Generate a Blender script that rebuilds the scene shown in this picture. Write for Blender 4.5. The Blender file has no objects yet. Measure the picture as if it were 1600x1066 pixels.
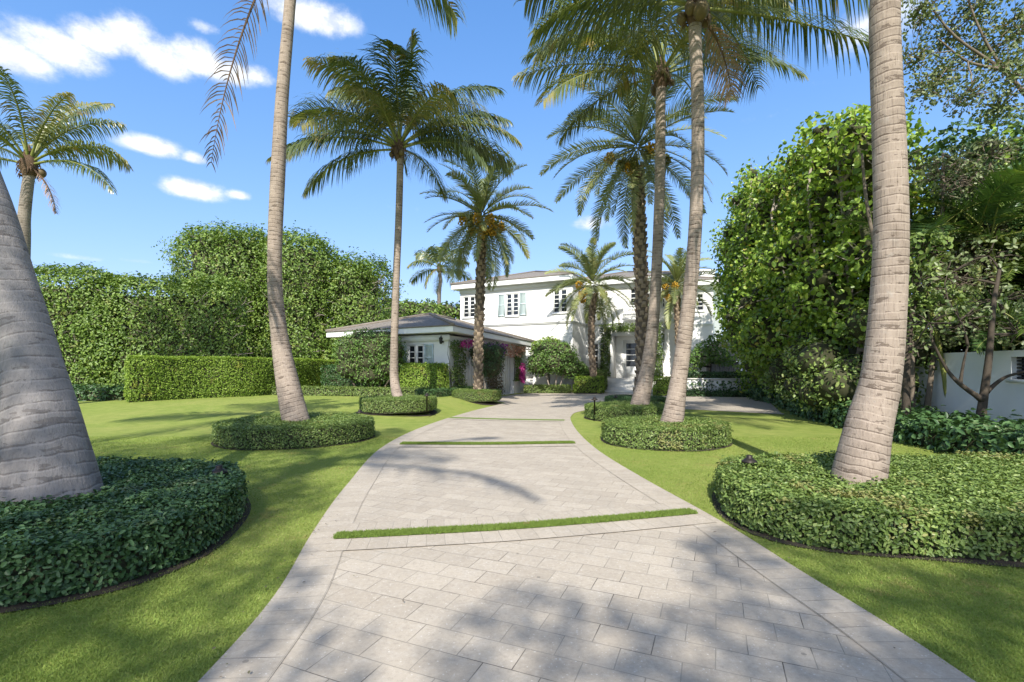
import bpy, math, random
import numpy as np
from mathutils import Vector

SC = bpy.context.scene
COL = SC.collection
R = math.radians

# ------------------------------------------------------------------ camera, sky, sun, exposure
F, CX, HZ, CH = 755.0, 800.0, 575.0, 1.5
cd = bpy.data.cameras.new('camera'); cam = bpy.data.objects.new('camera', cd); COL.objects.link(cam)
cam.location = (0, 0, CH); cam.rotation_euler = (R(90), 0, 0)
cd.sensor_width = 36; cd.lens = 36 * F / 1600; cd.shift_y = (HZ - 533) / 1600
cd.clip_end = 3000; cd.clip_start = 0.05
SC.camera = cam
SUN_AZ, SUN_EL = 7.0, 42.0
sd = bpy.data.lights.new('sun', 'SUN'); sd.energy = 2.95; sd.angle = R(0.55); sd.color = (1, 0.955, 0.86)
so = bpy.data.objects.new('sun', sd); COL.objects.link(so)
so.rotation_euler = Vector((math.sin(R(SUN_AZ)) * math.cos(R(SUN_EL)), math.cos(R(SUN_AZ)) * math.cos(R(SUN_EL)), -math.sin(R(SUN_EL)))).to_track_quat('-Z', 'Y').to_euler()
SC.view_settings.view_transform = 'Standard'; SC.view_settings.look = 'None'
SC.view_settings.gamma = 1; SC.view_settings.exposure = 1.35
SKY = 0.15


class NT:
    """tiny node tree helper"""
    def __init__(s, tree):
        s.t = tree; s.n = tree.nodes; s.l = tree.links
    def node(s, kind, **kw):
        n = s.n.new(kind)
        for k, v in kw.items():
            setattr(n, k, v)
        return n
    def set(s, n, k, v):
        if v is None: return
        if hasattr(v, 'is_linked') or isinstance(v, bpy.types.NodeSocket): s.l.new(v, n.inputs[k])
        else: n.inputs[k].default_value = v
    def math(s, op, a, b=None, c=None, clamp=False):
        n = s.node('ShaderNodeMath', operation=op); n.use_clamp = clamp
        s.set(n, 0, a); s.set(n, 1, b); s.set(n, 2, c)
        return n.outputs[0]
    def noise(s, vec, scale, detail=4, rough=0.55, out=0):
        n = s.node('ShaderNodeTexNoise'); s.set(n, 'Vector', vec)
        n.inputs['Scale'].default_value = scale; n.inputs['Detail'].default_value = detail; n.inputs['Roughness'].default_value = rough
        return n.outputs[out]
    def ramp(s, fac, stops):
        n = s.node('ShaderNodeValToRGB'); s.set(n, 0, fac)
        cr = n.color_ramp
        while len(cr.elements) < len(stops): cr.elements.new(0.5)
        for e, (p, c) in zip(cr.elements, stops):
            e.position = p; e.color = (*c, 1) if len(c) == 3 else c
        return n.outputs[0]
    def mix(s, fac, a, b, mode='MIX'):
        n = s.node('ShaderNodeMix', data_type='RGBA', blend_type=mode)
        for k, v in (('Factor', fac), ('A', a), ('B', b)):
            sock = [i for i in n.inputs if i.name == k and (i.type == 'RGBA' if k != 'Factor' else i.type == 'VALUE')][0]
            if isinstance(v, bpy.types.NodeSocket): s.l.new(v, sock)
            elif k == 'Factor': sock.default_value = v
            else: sock.default_value = (*v, 1)
        return [o for o in n.outputs if o.type == 'RGBA'][0]
    def mapping(s, vec, scale=(1, 1, 1), rot=(0, 0, 0), loc=(0, 0, 0)):
        n = s.node('ShaderNodeMapping'); s.set(n, 'Vector', vec)
        n.inputs['Scale'].default_value = scale; n.inputs['Rotation'].default_value = rot; n.inputs['Location'].default_value = loc
        return n.outputs[0]
    def bump(s, h, strength=0.5, dist=0.02, normal=None):
        n = s.node('ShaderNodeBump'); s.set(n, 'Height', h)
        n.inputs['Strength'].default_value = strength; n.inputs['Distance'].default_value = dist
        if normal is not None: s.l.new(normal, n.inputs['Normal'])
        return n.outputs[0]


W = bpy.data.worlds.new('World'); SC.world = W; W.use_nodes = True
w = NT(W.node_tree); w.n.clear()
out = w.node('ShaderNodeOutputWorld'); bg = w.node('ShaderNodeBackground')
sky = w.node('ShaderNodeTexSky', sky_type='NISHITA'); sky.sun_disc = False
sky.sun_elevation = R(SUN_EL); sky.sun_rotation = R(180 + SUN_AZ)
sky.altitude = 0; sky.air_density = 1.0; sky.dust_density = 0.6; sky.ozone_density = 2.2
hs = w.node('ShaderNodeHueSaturation'); hs.inputs['Saturation'].default_value = 1.26; hs.inputs['Value'].default_value = 1.0
# soft shoulder so the bright horizon keeps its pale blue
def vmath(op, a, b):
    n = w.node('ShaderNodeVectorMath', operation=op)
    for k, v in ((0, a), (1, b)):
        if isinstance(v, bpy.types.NodeSocket): w.l.new(v, n.inputs[k])
        else: n.inputs[k].default_value = v
    return n.outputs[0]


soft = vmath('DIVIDE', vmath('MULTIPLY', sky.outputs[0], (1.16, 1.20, 1.34)), vmath('ADD', vmath('MULTIPLY', sky.outputs[0], (.30, .27, .22)), (1, 1, 1)))
w.l.new(soft, hs.inputs['Color'])
tc = w.node('ShaderNodeTexCoord'); sx = w.node('ShaderNodeSeparateXYZ'); w.l.new(tc.outputs['Generated'], sx.inputs[0])
azn = w.math('MULTIPLY', w.math('ARCTAN2', sx.outputs[0], sx.outputs[1]), 57.2958)
eln = w.math('MULTIPLY', w.math('ARCSINE', sx.outputs[2]), 57.2958)
cv = w.node('ShaderNodeCombineXYZ'); w.set(cv, 0, azn); w.set(cv, 1, w.math('MULTIPLY', eln, 1.35))
n1 = w.noise(cv.outputs[0], .14, 6, .58)
n2 = w.noise(cv.outputs[0], .38, 9, .68)


def skydir(px, py):
    x, y, z = (px - CX) / F, 1.0, (HZ - py) / F
    return math.degrees(math.atan2(x, y)), math.degrees(math.asin(z / math.sqrt(x * x + y * y + z * z)))


cov = None
# cumulus banks by compass direction: visible ones' centre and half size read off the photograph, edges broken by noise
for (px, py, hw, hh, amp) in [(20, 88, 70, 34, 1), (90, 78, 80, 42, 1), (150, 62, 60, 36, 1), (195, 64, 62, 42, 1), (250, 92, 60, 36, 1), (310, 96, 60, 34, 1), (350, 112, 60, 28, .95), (400, 118, 36, 22, .8), (236, 230, 56, 19, 1), (303, 248, 24, 12, .9),
                              (295, 297, 50, 19, 1), (372, 306, 24, 9, .7), (490, 28, 70, 34, .95), (1370, 45, 90, 55, .62), (920, 350, 36, 16, .6), (1300, 125, 70, 20, .35),
                              (320, 45, 40, 16, .5), (120, 402, 50, 8, .5), (215, 408, 40, 6, .35), (690, 330, 200, 12, .25), (118, 204, 18, 8, .4), (1210, 180, 60, 24, .3),
                              (-250, 60, 140, 70, 1), (1850, 200, 160, 50, .9), (-500, 250, 120, 40, .9),
                              ('sky', 112, 46, 34, 15), ('sky', -118, 50, 38, 17), ('sky', 160, 32, 26, 10), ('sky', -160, 30, 24, 10), ('sky', 70, 66, 40, 10), ('sky', -60, 70, 50, 9), ('sky', 178, 68, 60, 12), ('sky', 100, 20, 18, 6), ('sky', -95, 22, 20, 7)]:  # last row: unseen clouds added overhead and behind to brighten and neutralise shade
    if px == 'sky': a0, e0, a1, e1, amp = py, hw, py + hh, hw + amp, 1
    else: a0, e0 = skydir(px, py); a1 = skydir(px + hw, py)[0]; e1 = skydir(px, py - hh)[1]
    da = w.math('DIVIDE', w.math('SUBTRACT', azn, a0), max(.5, a1 - a0)); de = w.math('DIVIDE', w.math('SUBTRACT', eln, e0), max(.35, e1 - e0))
    # flatter base: squash the lower half
    de = w.math('MULTIPLY', de, w.math('ADD', 1.0, w.math('MULTIPLY', w.math('LESS_THAN', de, 0), .35)))
    q = w.math('ADD', w.math('POWER', w.math('ABSOLUTE', da), 2), w.math('POWER', w.math('ABSOLUTE', de), 2))
    b = w.math('MULTIPLY', w.math('POWER', 2.718, w.math('MULTIPLY', q, -.9)), amp)
    cov = b if cov is None else w.math('MAXIMUM', cov, b)
nz = w.math('ADD', w.math('MULTIPLY', n1, .62), w.math('MULTIPLY', n2, .38))
den = w.math('ADD', cov, w.math('MULTIPLY', w.math('SUBTRACT', nz, .5), 1.45))
mr = w.node('ShaderNodeMapRange', interpolation_type='SMOOTHSTEP'); w.set(mr, 'Value', den)
mr.inputs['From Min'].default_value = .26; mr.inputs['From Max'].default_value = .88
mask = w.math('MULTIPLY', mr.outputs[0], w.math('MINIMUM', w.math('MULTIPLY', cov, 4.0), 1.0))
ccol = w.ramp(n2, [(.36, (2.15, 2.35, 2.7)), (.58, (3.3, 3.33, 3.38))])
skycol = w.mix(mask, hs.outputs[0], ccol)
w.l.new(skycol, bg.inputs[0]); bg.inputs[1].default_value = SKY
w.l.new(bg.outputs[0], out.inputs[0])

# ------------------------------------------------------------------ photo geometry helpers
def sst(x):
    x = np.clip(x, 0, 1); return x * x * (3 - 2 * x)


# left edge of the driveway on the ground
EDGE_Y = [-14, 2.3, 3.19, 4.44, 6.12, 9.06, 12.2, 16.2, 20.6, 22.2, 24.5, 30]
EDGE_X = [-1.5, -1.49, -1.56, -1.82, -2.1, -2.44, -2.26, -1.5, -.27, -.9, -1.2, -1.2]


def gl(x, y):
    """height of the lawn: it swells a little between the drive and the garage"""
    e = np.interp(np.asarray(y, float), EDGE_Y, EDGE_X)
    return .30 * sst((e - .15 - np.asarray(x, float)) / 1.7) * sst((np.asarray(y, float) - 11.0) / 7.5)


def P(px, py, d):
    return np.array((d * (px - CX) / F, d, CH - d * (py - HZ) / F))


def G(px, py):
    d = F * CH / (py - HZ)
    for _ in range(30):
        z = float(gl(d * (px - CX) / F, d)); d = .5 * d + .5 * F * (CH - z) / (py - HZ)
    x = d * (px - CX) / F
    return np.array((x, d, float(gl(x, d))))


def spline(pts, n, closed=False):
    p = np.asarray(pts, float)
    if closed: p = np.vstack([p[-1], p, p[0], p[1]])
    else: p = np.vstack([2 * p[0] - p[1], p, 2 * p[-1] - p[-2]])
    m = len(p) - 3
    u = np.linspace(0, m, n, endpoint=not closed); i = np.minimum(u.astype(int), m - 1); t = (u - i)[:, None]
    a, b, c, d = p[i], p[i + 1], p[i + 2], p[i + 3]
    return .5 * (2 * b + (c - a) * t + (2 * a - 5 * b + 4 * c - d) * t ** 2 + (3 * b - a - 3 * c + d) * t ** 3)


def resample(p, step):
    s = np.r_[0, np.cumsum(np.linalg.norm(np.diff(p, axis=0), axis=1))]
    n = max(2, int(s[-1] / step) + 1); q = np.linspace(0, s[-1], n)
    return np.stack([np.interp(q, s, p[:, k]) for k in range(p.shape[1])], 1), q


def inpoly(x, y, poly):
    r = np.zeros(len(x), bool); n = len(poly)
    for i in range(n):
        x0, y0 = poly[i][:2]; x1, y1 = poly[(i + 1) % n][:2]
        if y0 == y1: continue
        c = ((y0 > y) != (y1 > y)) & (x < (x1 - x0) * (y - y0) / (y1 - y0) + x0)
        r ^= c
    return r


def unit(v):
    return v / np.maximum(np.linalg.norm(v, axis=-1, keepdims=True), 1e-9)


# ------------------------------------------------------------------ object helpers
ORG = {}


def tag(o, label=None, cat=None, group=None, kind=None):
    for k, v in (('label', label), ('category', cat), ('group', group), ('kind', kind)):
        if v: o[k] = v
    return o


def thing(name, loc, label, cat, group=None):
    o = bpy.data.objects.new(name, None); COL.objects.link(o); o.location = tuple(float(v) for v in loc); o.empty_display_size = .2
    ORG[o.name] = np.array(loc, float)
    return tag(o, label, cat, group)


def build(name, V, polys, mat, parent=None, origin=None, rnd=None, uv=None, smooth=False):
    """polys: list of (n,k) index arrays. ONE mesh object from world coordinates."""
    V = np.asarray(V, float)
    if parent is not None: o0 = ORG[parent.name]
    elif origin is not None: o0 = np.array(origin, float)
    else: o0 = np.array([V[:, 0].mean(), V[:, 1].mean(), V[:, 2].min()])
    me = bpy.data.meshes.new(name)
    polys = [np.asarray(p, np.int64) for p in polys if len(p)]
    idx = np.concatenate([p.ravel() for p in polys]); tot = np.concatenate([np.full(len(p), p.shape[1]) for p in polys])
    me.vertices.add(len(V)); me.vertices.foreach_set('co', (V - o0).astype(np.float32).ravel())
    me.loops.add(len(idx)); me.loops.foreach_set('vertex_index', idx.astype(np.int32))
    me.polygons.add(len(tot)); me.polygons.foreach_set('loop_start', np.r_[0, np.cumsum(tot)[:-1]].astype(np.int32))
    if smooth: me.polygons.foreach_set('use_smooth', np.ones(len(tot), bool))
    if rnd is not None:
        a = me.attributes.new('rnd', 'FLOAT', 'FACE'); a.data.foreach_set('value', np.asarray(rnd, np.float32))
    if uv is not None:
        l = me.uv_layers.new(name='UVMap'); l.data.foreach_set('uv', np.asarray(uv, np.float32).ravel())
    me.update(calc_edges=True)
    me.materials.append(mat)
    o = bpy.data.objects.new(name, me); COL.objects.link(o)
    if parent is not None: o.parent = parent
    else: o.location = tuple(o0)
    ORG[o.name] = o0
    return o


class MB:
    """collects boxes, tubes and patches and builds them as one mesh"""
    def __init__(s): s.V = []; s.Q = {}; s.n = 0; s.uv = []
    def add(s, V, *polys):
        V = np.asarray(V, float)
        for p in polys:
            p = np.asarray(p, np.int64)
            if len(p): s.Q.setdefault(p.shape[1], []).append(p + s.n)
        s.V.append(V); s.n += len(V)
        return s
    def box(s, a, b, f=None):
        x0, y0, z0 = a; x1, y1, z1 = b
        V = np.array([(x0, y0, z0), (x1, y0, z0), (x1, y1, z0), (x0, y1, z0), (x0, y0, z1), (x1, y0, z1), (x1, y1, z1), (x0, y1, z1)], float)
        if f is not None: V = np.array([f(*v) for v in V])
        return s.add(V, [(0, 3, 2, 1), (4, 5, 6, 7), (0, 1, 5, 4), (1, 2, 6, 5), (2, 3, 7, 6), (3, 0, 4, 7)])
    def tube(s, pts, rad, seg=6, cap=True):
        V, q = tube_arrays(pts, rad, seg)
        s.add(V, q)
        if cap:
            n = len(pts); s.Q.setdefault(seg, []).append(np.array([list(range(seg))[::-1], [(n - 1) * seg + k for k in range(seg)]]) + s.n - len(V))
        return s
    def poly(s, pts):
        return s.add(pts, [list(range(len(pts)))])
    def lathe(s, c, prof, seg=12):
        V = []
        for r, z in prof:
            for k in range(seg):
                a = 2 * math.pi * k / seg; V.append((c[0] + r * math.cos(a), c[1] + r * math.sin(a), c[2] + z))
        q = [(i * seg + k, i * seg + (k + 1) % seg, (i + 1) * seg + (k + 1) % seg, (i + 1) * seg + k) for i in range(len(prof) - 1) for k in range(seg)]
        return s.add(V, q)
    def build(s, name, mat, parent=None, **kw):
        return build(name, np.vstack(s.V), [np.vstack(v) for v in s.Q.values()], mat, parent, **kw)


def frames(p):
    T = unit(np.gradient(p, axis=0))
    ref = np.array((0, 1.0, 0)) if abs(T[:, 1]).mean() < .8 else np.array((1.0, 0, 0))
    A = unit(np.cross(T, ref)); B = np.cross(T, A)
    return T, A, B


def tube_arrays(pts, rad, seg):
    p = np.asarray(pts, float); n = len(p); rad = np.broadcast_to(np.asarray(rad, float), (n,)) if np.ndim(rad) < 2 else np.asarray(rad)
    T, A, B = frames(p)
    a = np.linspace(0, 2 * math.pi, seg, endpoint=False)
    r = rad[:, None] if rad.ndim == 1 else rad
    V = p[:, None, :] + r[..., None] * (np.cos(a)[None, :, None] * A[:, None, :] + np.sin(a)[None, :, None] * B[:, None, :])
    i = np.arange(n - 1)[:, None] * seg; k = np.arange(seg)[None, :]; k1 = (k + 1) % seg
    q = np.stack([i + k, i + k1, i + seg + k1, i + seg + k], -1).reshape(-1, 4)
    return V.reshape(-1, 3), q


# ------------------------------------------------------------------ materials
def new_mat(name):
    m = bpy.data.materials.new(name); m.use_nodes = True
    t = NT(m.node_tree); t.n.clear()
    o = t.node('ShaderNodeOutputMaterial'); b = t.node('ShaderNodeBsdfPrincipled'); t.l.new(b.outputs[0], o.inputs[0])
    t.b = b; t.o = o
    t.tc = t.node('ShaderNodeTexCoord'); t.geo = t.node('ShaderNodeNewGeometry')
    t.pos = t.geo.outputs['Position']; t.obj = t.tc.outputs['Object']
    b.inputs['Roughness'].default_value = .7
    return m, t


LEAF = 2.35


def leaf_mat(name, cols, trans=.3, rough=.42, spec=.4, tcol=None, vary=0.35):
    m, t = new_mat(name)
    cols = [tuple(v * LEAF for v in q) for q in cols]
    at = t.node('ShaderNodeAttribute', attribute_name='rnd')
    n = len(cols)
    c = t.ramp(at.outputs['Fac'], [(i / max(1, n - 1), col) for i, col in enumerate(cols)])
    big = t.noise(t.pos, .9, 3)
    c = t.mix(t.math('MULTIPLY', big, vary), c, (cols[0][0] * .75, cols[0][1] * .75, cols[0][2] * .75))
    old = t.math('GREATER_THAN', t.math('ADD', t.noise(t.pos, 1.7, 4, .65), t.math('MULTIPLY', at.outputs['Fac'], .12)), .68)
    c = t.mix(t.math('MULTIPLY', old, .45), c, (cols[-1][0] * .9, cols[-1][1] * .62, cols[-1][2] * .8))
    t.l.new(c, t.b.inputs['Base Color']); t.b.inputs['Roughness'].default_value = rough
    t.b.inputs['Specular IOR Level'].default_value = spec
    tr = t.node('ShaderNodeBsdfTranslucent')
    tm = t.mix(1.0, c, tcol or (1.0, 1.0, .45), 'MULTIPLY'); t.l.new(tm, tr.inputs[0])
    mx = t.node('ShaderNodeMixShader'); mx.inputs[0].default_value = trans
    t.l.new(t.b.outputs[0], mx.inputs[1]); t.l.new(tr.outputs[0], mx.inputs[2]); t.l.new(mx.outputs[0], t.o.inputs[0])
    return m


def plain(name, col, rough=.7, noise=0.0, scale=6, bump=0.0, spec=.4, metal=0):
    m, t = new_mat(name)
    if noise:
        f = t.noise(t.pos, scale, 5)
        c = t.mix(t.math('MULTIPLY', t.math('SUBTRACT', f, .25, clamp=True), 2 * noise), col, tuple(v * .55 for v in col)); t.l.new(c, t.b.inputs['Base Color'])
        if bump: t.l.new(t.bump(t.noise(t.pos, scale * 6, 4), bump, .01), t.b.inputs['Normal'])
    else: t.b.inputs['Base Color'].default_value = (*col, 1)
    t.b.inputs['Roughness'].default_value = rough; t.b.inputs['Specular IOR Level'].default_value = spec; t.b.inputs['Metallic'].default_value = metal
    return m


M = {}
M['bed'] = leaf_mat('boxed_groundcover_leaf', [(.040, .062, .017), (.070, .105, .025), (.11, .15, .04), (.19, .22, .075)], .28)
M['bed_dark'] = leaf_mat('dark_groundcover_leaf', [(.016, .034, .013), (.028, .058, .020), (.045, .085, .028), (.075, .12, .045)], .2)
M['hedge'] = leaf_mat('clipped_hedge_leaf', [(.055, .095, .014), (.098, .15, .02), (.145, .20, .032), (.20, .25, .05)], .33, .5, .3)
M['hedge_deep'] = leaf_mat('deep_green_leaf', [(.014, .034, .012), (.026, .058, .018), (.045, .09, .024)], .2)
M['tall'] = leaf_mat('tall_hedge_leaf', [(.038, .064, .014), (.068, .11, .02), (.10, .148, .028), (.145, .19, .042)], .32)
M['grape'] = leaf_mat('broad_round_leaf', [(.046, .082, .016), (.088, .142, .022), (.14, .208, .033), (.20, .27, .05), (.22, .2, .05)], .36, .36)
M['shrub'] = leaf_mat('shrub_leaf', [(.035, .07, .016), (.065, .115, .026), (.10, .155, .035)], .28)
M['vine'] = leaf_mat('vine_leaf', [(.03, .05, .014), (.055, .085, .02), (.09, .115, .03)], .25)
M['vine_dry'] = leaf_mat('dry_vine_leaf', [(.05, .04, .03), (.08, .06, .04), (.06, .08, .03)], .2)
M['pink'] = leaf_mat('bougainvillea_magenta', [(.20, .02, .11), (.28, .04, .17), (.34, .08, .18)], .4, .6, .2, (1, .6, 1))
M['purple'] = leaf_mat('bougainvillea_purple', [(.10, .01, .14), (.17, .02, .21), (.23, .05, .22)], .4, .6, .2, (1, .6, 1))
M['orange'] = leaf_mat('bougainvillea_apricot', [(.19, .12, .085), (.26, .16, .125), (.15, .10, .07)], .4, .6, .2, (1, .8, .6))
M['coco'] = leaf_mat('coconut_leaflet', [(.024, .037, .014), (.041, .056, .019), (.068, .083, .026), (.15, .135, .05)], .34, .30, .6, (1.1, 1.1, .4), .2)
M['coco_dry'] = leaf_mat('dead_frond_leaflet', [(.14, .10, .07), (.22, .15, .10), (.10, .07, .05)], .25, .7, .2, (1, .9, .7))
M['date'] = leaf_mat('date_leaflet', [(.068, .083, .036), (.105, .122, .05), (.15, .16, .06)], .3, .42, .4, (1, 1, .5), .2)
M['areca'] = leaf_mat('areca_leaflet', [(.020, .042, .012), (.036, .068, .017), (.085, .12, .026)], .32, .4)
M['sparse'] = leaf_mat('grey_green_leaf', [(.05, .07, .03), (.08, .10, .04), (.13, .145, .07)], .25)
M['petiole'] = plain('yellow_green_petiole', (.22, .24, .06), .45, .5, 8)
M['rachis'] = plain('rachis', (.16, .17, .05), .5)
M['fibre'] = plain('palm_fibre', (.16, .10, .06), .9, .9, 22, .8)
M['dark_core'] = plain('inner_core', (.060, .062, .028), .9, .6, 14)  # dark solid core standing in for dense inner foliage
M['bark'] = plain('bark', (.20, .16, .12), .9, .8, 9, .6)
M['bark_pale'] = plain('pale_bark', (.38, .33, .27), .9, .7, 9, .5)
M['bark_dark'] = plain('dark_bark', (.075, .058, .042), .9, .8, 12, .6)
M['white'] = plain('white_stucco', (.80, .79, .76), .85, .12, 2.2, .12, .2)
M['trim'] = plain('white_trim', (.82, .82, .80), .55, .06, 3)
M['door'] = plain('white_paint', (.80, .80, .78), .45, .05, 4)
M['wallgrey'] = plain('boundary_wall_render', (.80, .80, .78), .9, .25, 1.6, .15, .2)
M['shutter'] = plain('pale_blue_shutter', (.52, .62, .62), .6, .12, 5)
M['stone'] = plain('step_stone', (.72, .69, .63), .75, .25, 5, .15)
M['bronze'] = plain('dark_bronze', (.045, .036, .03), .45, .4, 30, 0, .5, .6)
M['soil'] = plain('soil', (.055, .042, .03), .95, .8, 18, 1.0)
M['date_fruit'] = plain('date_fruit', (.55, .32, .03), .5, .5, 9)
M['green_fruit'] = plain('green_fruit', (.17, .17, .05), .6, .5, 9)
M['coconut'] = plain('coconut_husk', (.14, .10, .04), .6, .5, 9)
M['thatch'] = plain('thatch', (.25, .21, .16), .95, .8, 14, 1.0)
M['planks'] = plain('weathered_planks', (.24, .22, .2), .9, .6, 9, .5)
M['metal'] = plain('dark_metal', (.03, .03, .035), .5)
m, t = new_mat('window_glass'); M['glass'] = m
t.b.inputs['Base Color'].default_value = (.022, .026, .032, 1); t.b.inputs['Roughness'].default_value = .04; t.b.inputs['Specular IOR Level'].default_value = .55
m, t = new_mat('pool_blue_reveal'); M['bluegate'] = m
t.b.inputs['Base Color'].default_value = (.35, .5, .62, 1)

# shingle roof: courses by height plus scattered tabs
m, t = new_mat('shingle_roof'); M['roof'] = m
sp = t.node('ShaderNodeSeparateXYZ'); t.l.new(t.pos, sp.inputs[0])
course = t.math('FRACT', t.math('MULTIPLY', sp.outputs[2], 13.0))
nn = t.noise(t.pos, 9, 5); n3 = t.noise(t.mapping(t.pos, (3, 3, 40)), 2.2, 5)
c = t.ramp(n3, [(.3, (.135, .112, .09)), (.55, (.245, .21, .172)), (.75, (.35, .31, .265))])
c = t.mix(t.math('MULTIPLY', t.math('LESS_THAN', course, .16), .75), c, (.07, .06, .05))
t.l.new(c, t.b.inputs['Base Color']); t.b.inputs['Roughness'].default_value = .9
t.l.new(t.bump(t.math('ADD', course, nn), .5, .02), t.b.inputs['Normal'])

# lawn
m, t = new_mat('mown_lawn'); M['lawn'] = m
f1 = t.noise(t.pos, .55, 4); f2 = t.noise(t.pos, 3.5, 5, .65); f3 = t.noise(t.pos, 90, 3, .7)
c = t.ramp(f2, [(.28, (.20, .262, .054)), (.5, (.262, .318, .07)), (.72, (.335, .365, .10))])
c = t.mix(t.math('MULTIPLY', t.math('SUBTRACT', f1, .45, clamp=True), 2.2), c, (.38, .375, .115))
c = t.mix(t.math('MULTIPLY', t.math('SUBTRACT', .56, f3, clamp=True), 2.4), c, (.12, .175, .026))
t.l.new(c, t.b.inputs['Base Color']); t.b.inputs['Roughness'].default_value = .85; t.b.inputs['Specular IOR Level'].default_value = .15
t.l.new(t.bump(t.math('ADD', f3, t.math('MULTIPLY', f2, .6)), .8, .03), t.b.inputs['Normal'])
M['blade'] = leaf_mat('grass_blade', [(.080, .115, .025), (.112, .148, .034), (.145, .18, .046), (.21, .21, .085)], .35, .7, .1)
M['strip'] = leaf_mat('strip_turf', [(.06, .09, .02)], .0, .9, .1)


def paver(name, length, width, rot, uv=False, offset=.5):
    m, t = new_mat(name)
    src = t.tc.outputs['UV'] if uv else t.pos
    wob = t.noise(src, 1.7, 2, .5, 1)
    vm = t.node('ShaderNodeVectorMath', operation='SCALE'); t.l.new(wob, vm.inputs[0]); vm.inputs['Scale'].default_value = .012
    va = t.node('ShaderNodeVectorMath', operation='ADD'); t.l.new(t.mapping(src, rot=(0, 0, rot)), va.inputs[0]); t.l.new(vm.outputs[0], va.inputs[1])
    br = t.node('ShaderNodeTexBrick'); t.l.new(va.outputs[0], br.inputs['Vector'])
    br.offset = offset; br.inputs['Scale'].default_value = 1; br.inputs['Brick Width'].default_value = length; br.inputs['Row Height'].default_value = width
    br.inputs['Mortar Size'].default_value = .0022 if uv else .0030; br.inputs['Mortar Smooth'].default_value = .25; br.inputs['Bias'].default_value = 0
    br.inputs['Color1'].default_value = (.375, .322, .258, 1); br.inputs['Color2'].default_value = (.445, .386, .312, 1); br.inputs['Mortar'].default_value = (.5, .5, .5, 1)
    c = br.outputs['Color']
    st = t.noise(t.pos, 1.3, 5, .6); fine = t.noise(t.pos, 160, 3, .7); mid = t.noise(t.pos, 7, 6, .7)
    c = t.mix(t.math('MULTIPLY', t.math('SUBTRACT', st, .42, clamp=True), .9), c, (.31, .275, .23))
    c = t.mix(t.math('MULTIPLY', t.math('SUBTRACT', mid, .5, clamp=True), 1.3), c, (.52, .48, .43))
    c = t.mix(t.math('MULTIPLY', t.math('SUBTRACT', fine, .5, clamp=True), 1.6), c, (.24, .22, .20))
    vo = t.node('ShaderNodeTexVoronoi'); t.l.new(t.pos, vo.inputs['Vector']); vo.inputs['Scale'].default_value = 48; vo.inputs['Randomness'].default_value = 1
    sel = t.node('ShaderNodeSeparateColor'); t.l.new(vo.outputs['Color'], sel.inputs[0])
    chip = t.math('MULTIPLY', t.math('LESS_THAN', vo.outputs['Distance'], t.math('MULTIPLY', sel.outputs[1], .26)), t.math('GREATER_THAN', sel.outputs[0], .52))
    c = t.mix(t.math('MULTIPLY', chip, .5), c, (.66, .63, .58))
    vo2 = t.node('ShaderNodeTexVoronoi'); t.l.new(t.pos, vo2.inputs['Vector']); vo2.inputs['Scale'].default_value = 4.5
    sel2 = t.node('ShaderNodeSeparateColor'); t.l.new(vo2.outputs['Color'], sel2.inputs[0])
    spot = t.math('MULTIPLY', t.math('LESS_THAN', t.math('ADD', vo2.outputs['Distance'], t.math('MULTIPLY', mid, .12)), .135), t.math('GREATER_THAN', sel2.outputs[0], .82))
    c = t.mix(t.math('MULTIPLY', spot, .55), c, (.10, .09, .08))
    grit = t.noise(t.pos, 38, 4, .75); c = t.mix(t.math('MULTIPLY', t.math('SUBTRACT', grit, .52, clamp=True), 2.6), c, (.24, .21, .175)); c = t.mix(t.math('MULTIPLY', t.math('SUBTRACT', .45, grit, clamp=True), 1.8), c, (.62, .57, .50))
    blot2 = t.noise(t.pos, 3.2, 6, .72); c = t.mix(t.math('MULTIPLY', t.math('SUBTRACT', blot2, .53, clamp=True), 1.7), c, (.25, .22, .185))
    tyre = t.noise(t.mapping(t.pos, (2.2, .28, 1)), 1.0, 4, .6)
    c = t.mix(t.math('MULTIPLY', t.math('SUBTRACT', tyre, .5, clamp=True), 1.1), c, (.32, .285, .24))
    # joint lines: some packed with sand, some dark and open
    jn = t.noise(t.pos, 2.3, 4)
    jc = t.ramp(jn, [(.36, (.10, .085, .068)), (.52, (.28, .25, .205))])
    c = t.mix(br.outputs['Fac'], c, jc)
    t.l.new(c, t.b.inputs['Base Color']); t.b.inputs['Roughness'].default_value = .82; t.b.inputs['Specular IOR Level'].default_value = .25
    h = t.math('SUBTRACT', t.math('ADD', t.math('MULTIPLY', fine, .12), t.math('MULTIPLY', mid, .12)), br.outputs['Fac'])
    t.l.new(t.bump(h, .55, .006), t.b.inputs['Normal'])
    return m


M['paver'] = paver('driveway_pavers', .31, .20, R(23))
M['border'] = paver('border_pavers', .16, .32, 0, True, 0)

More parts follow.
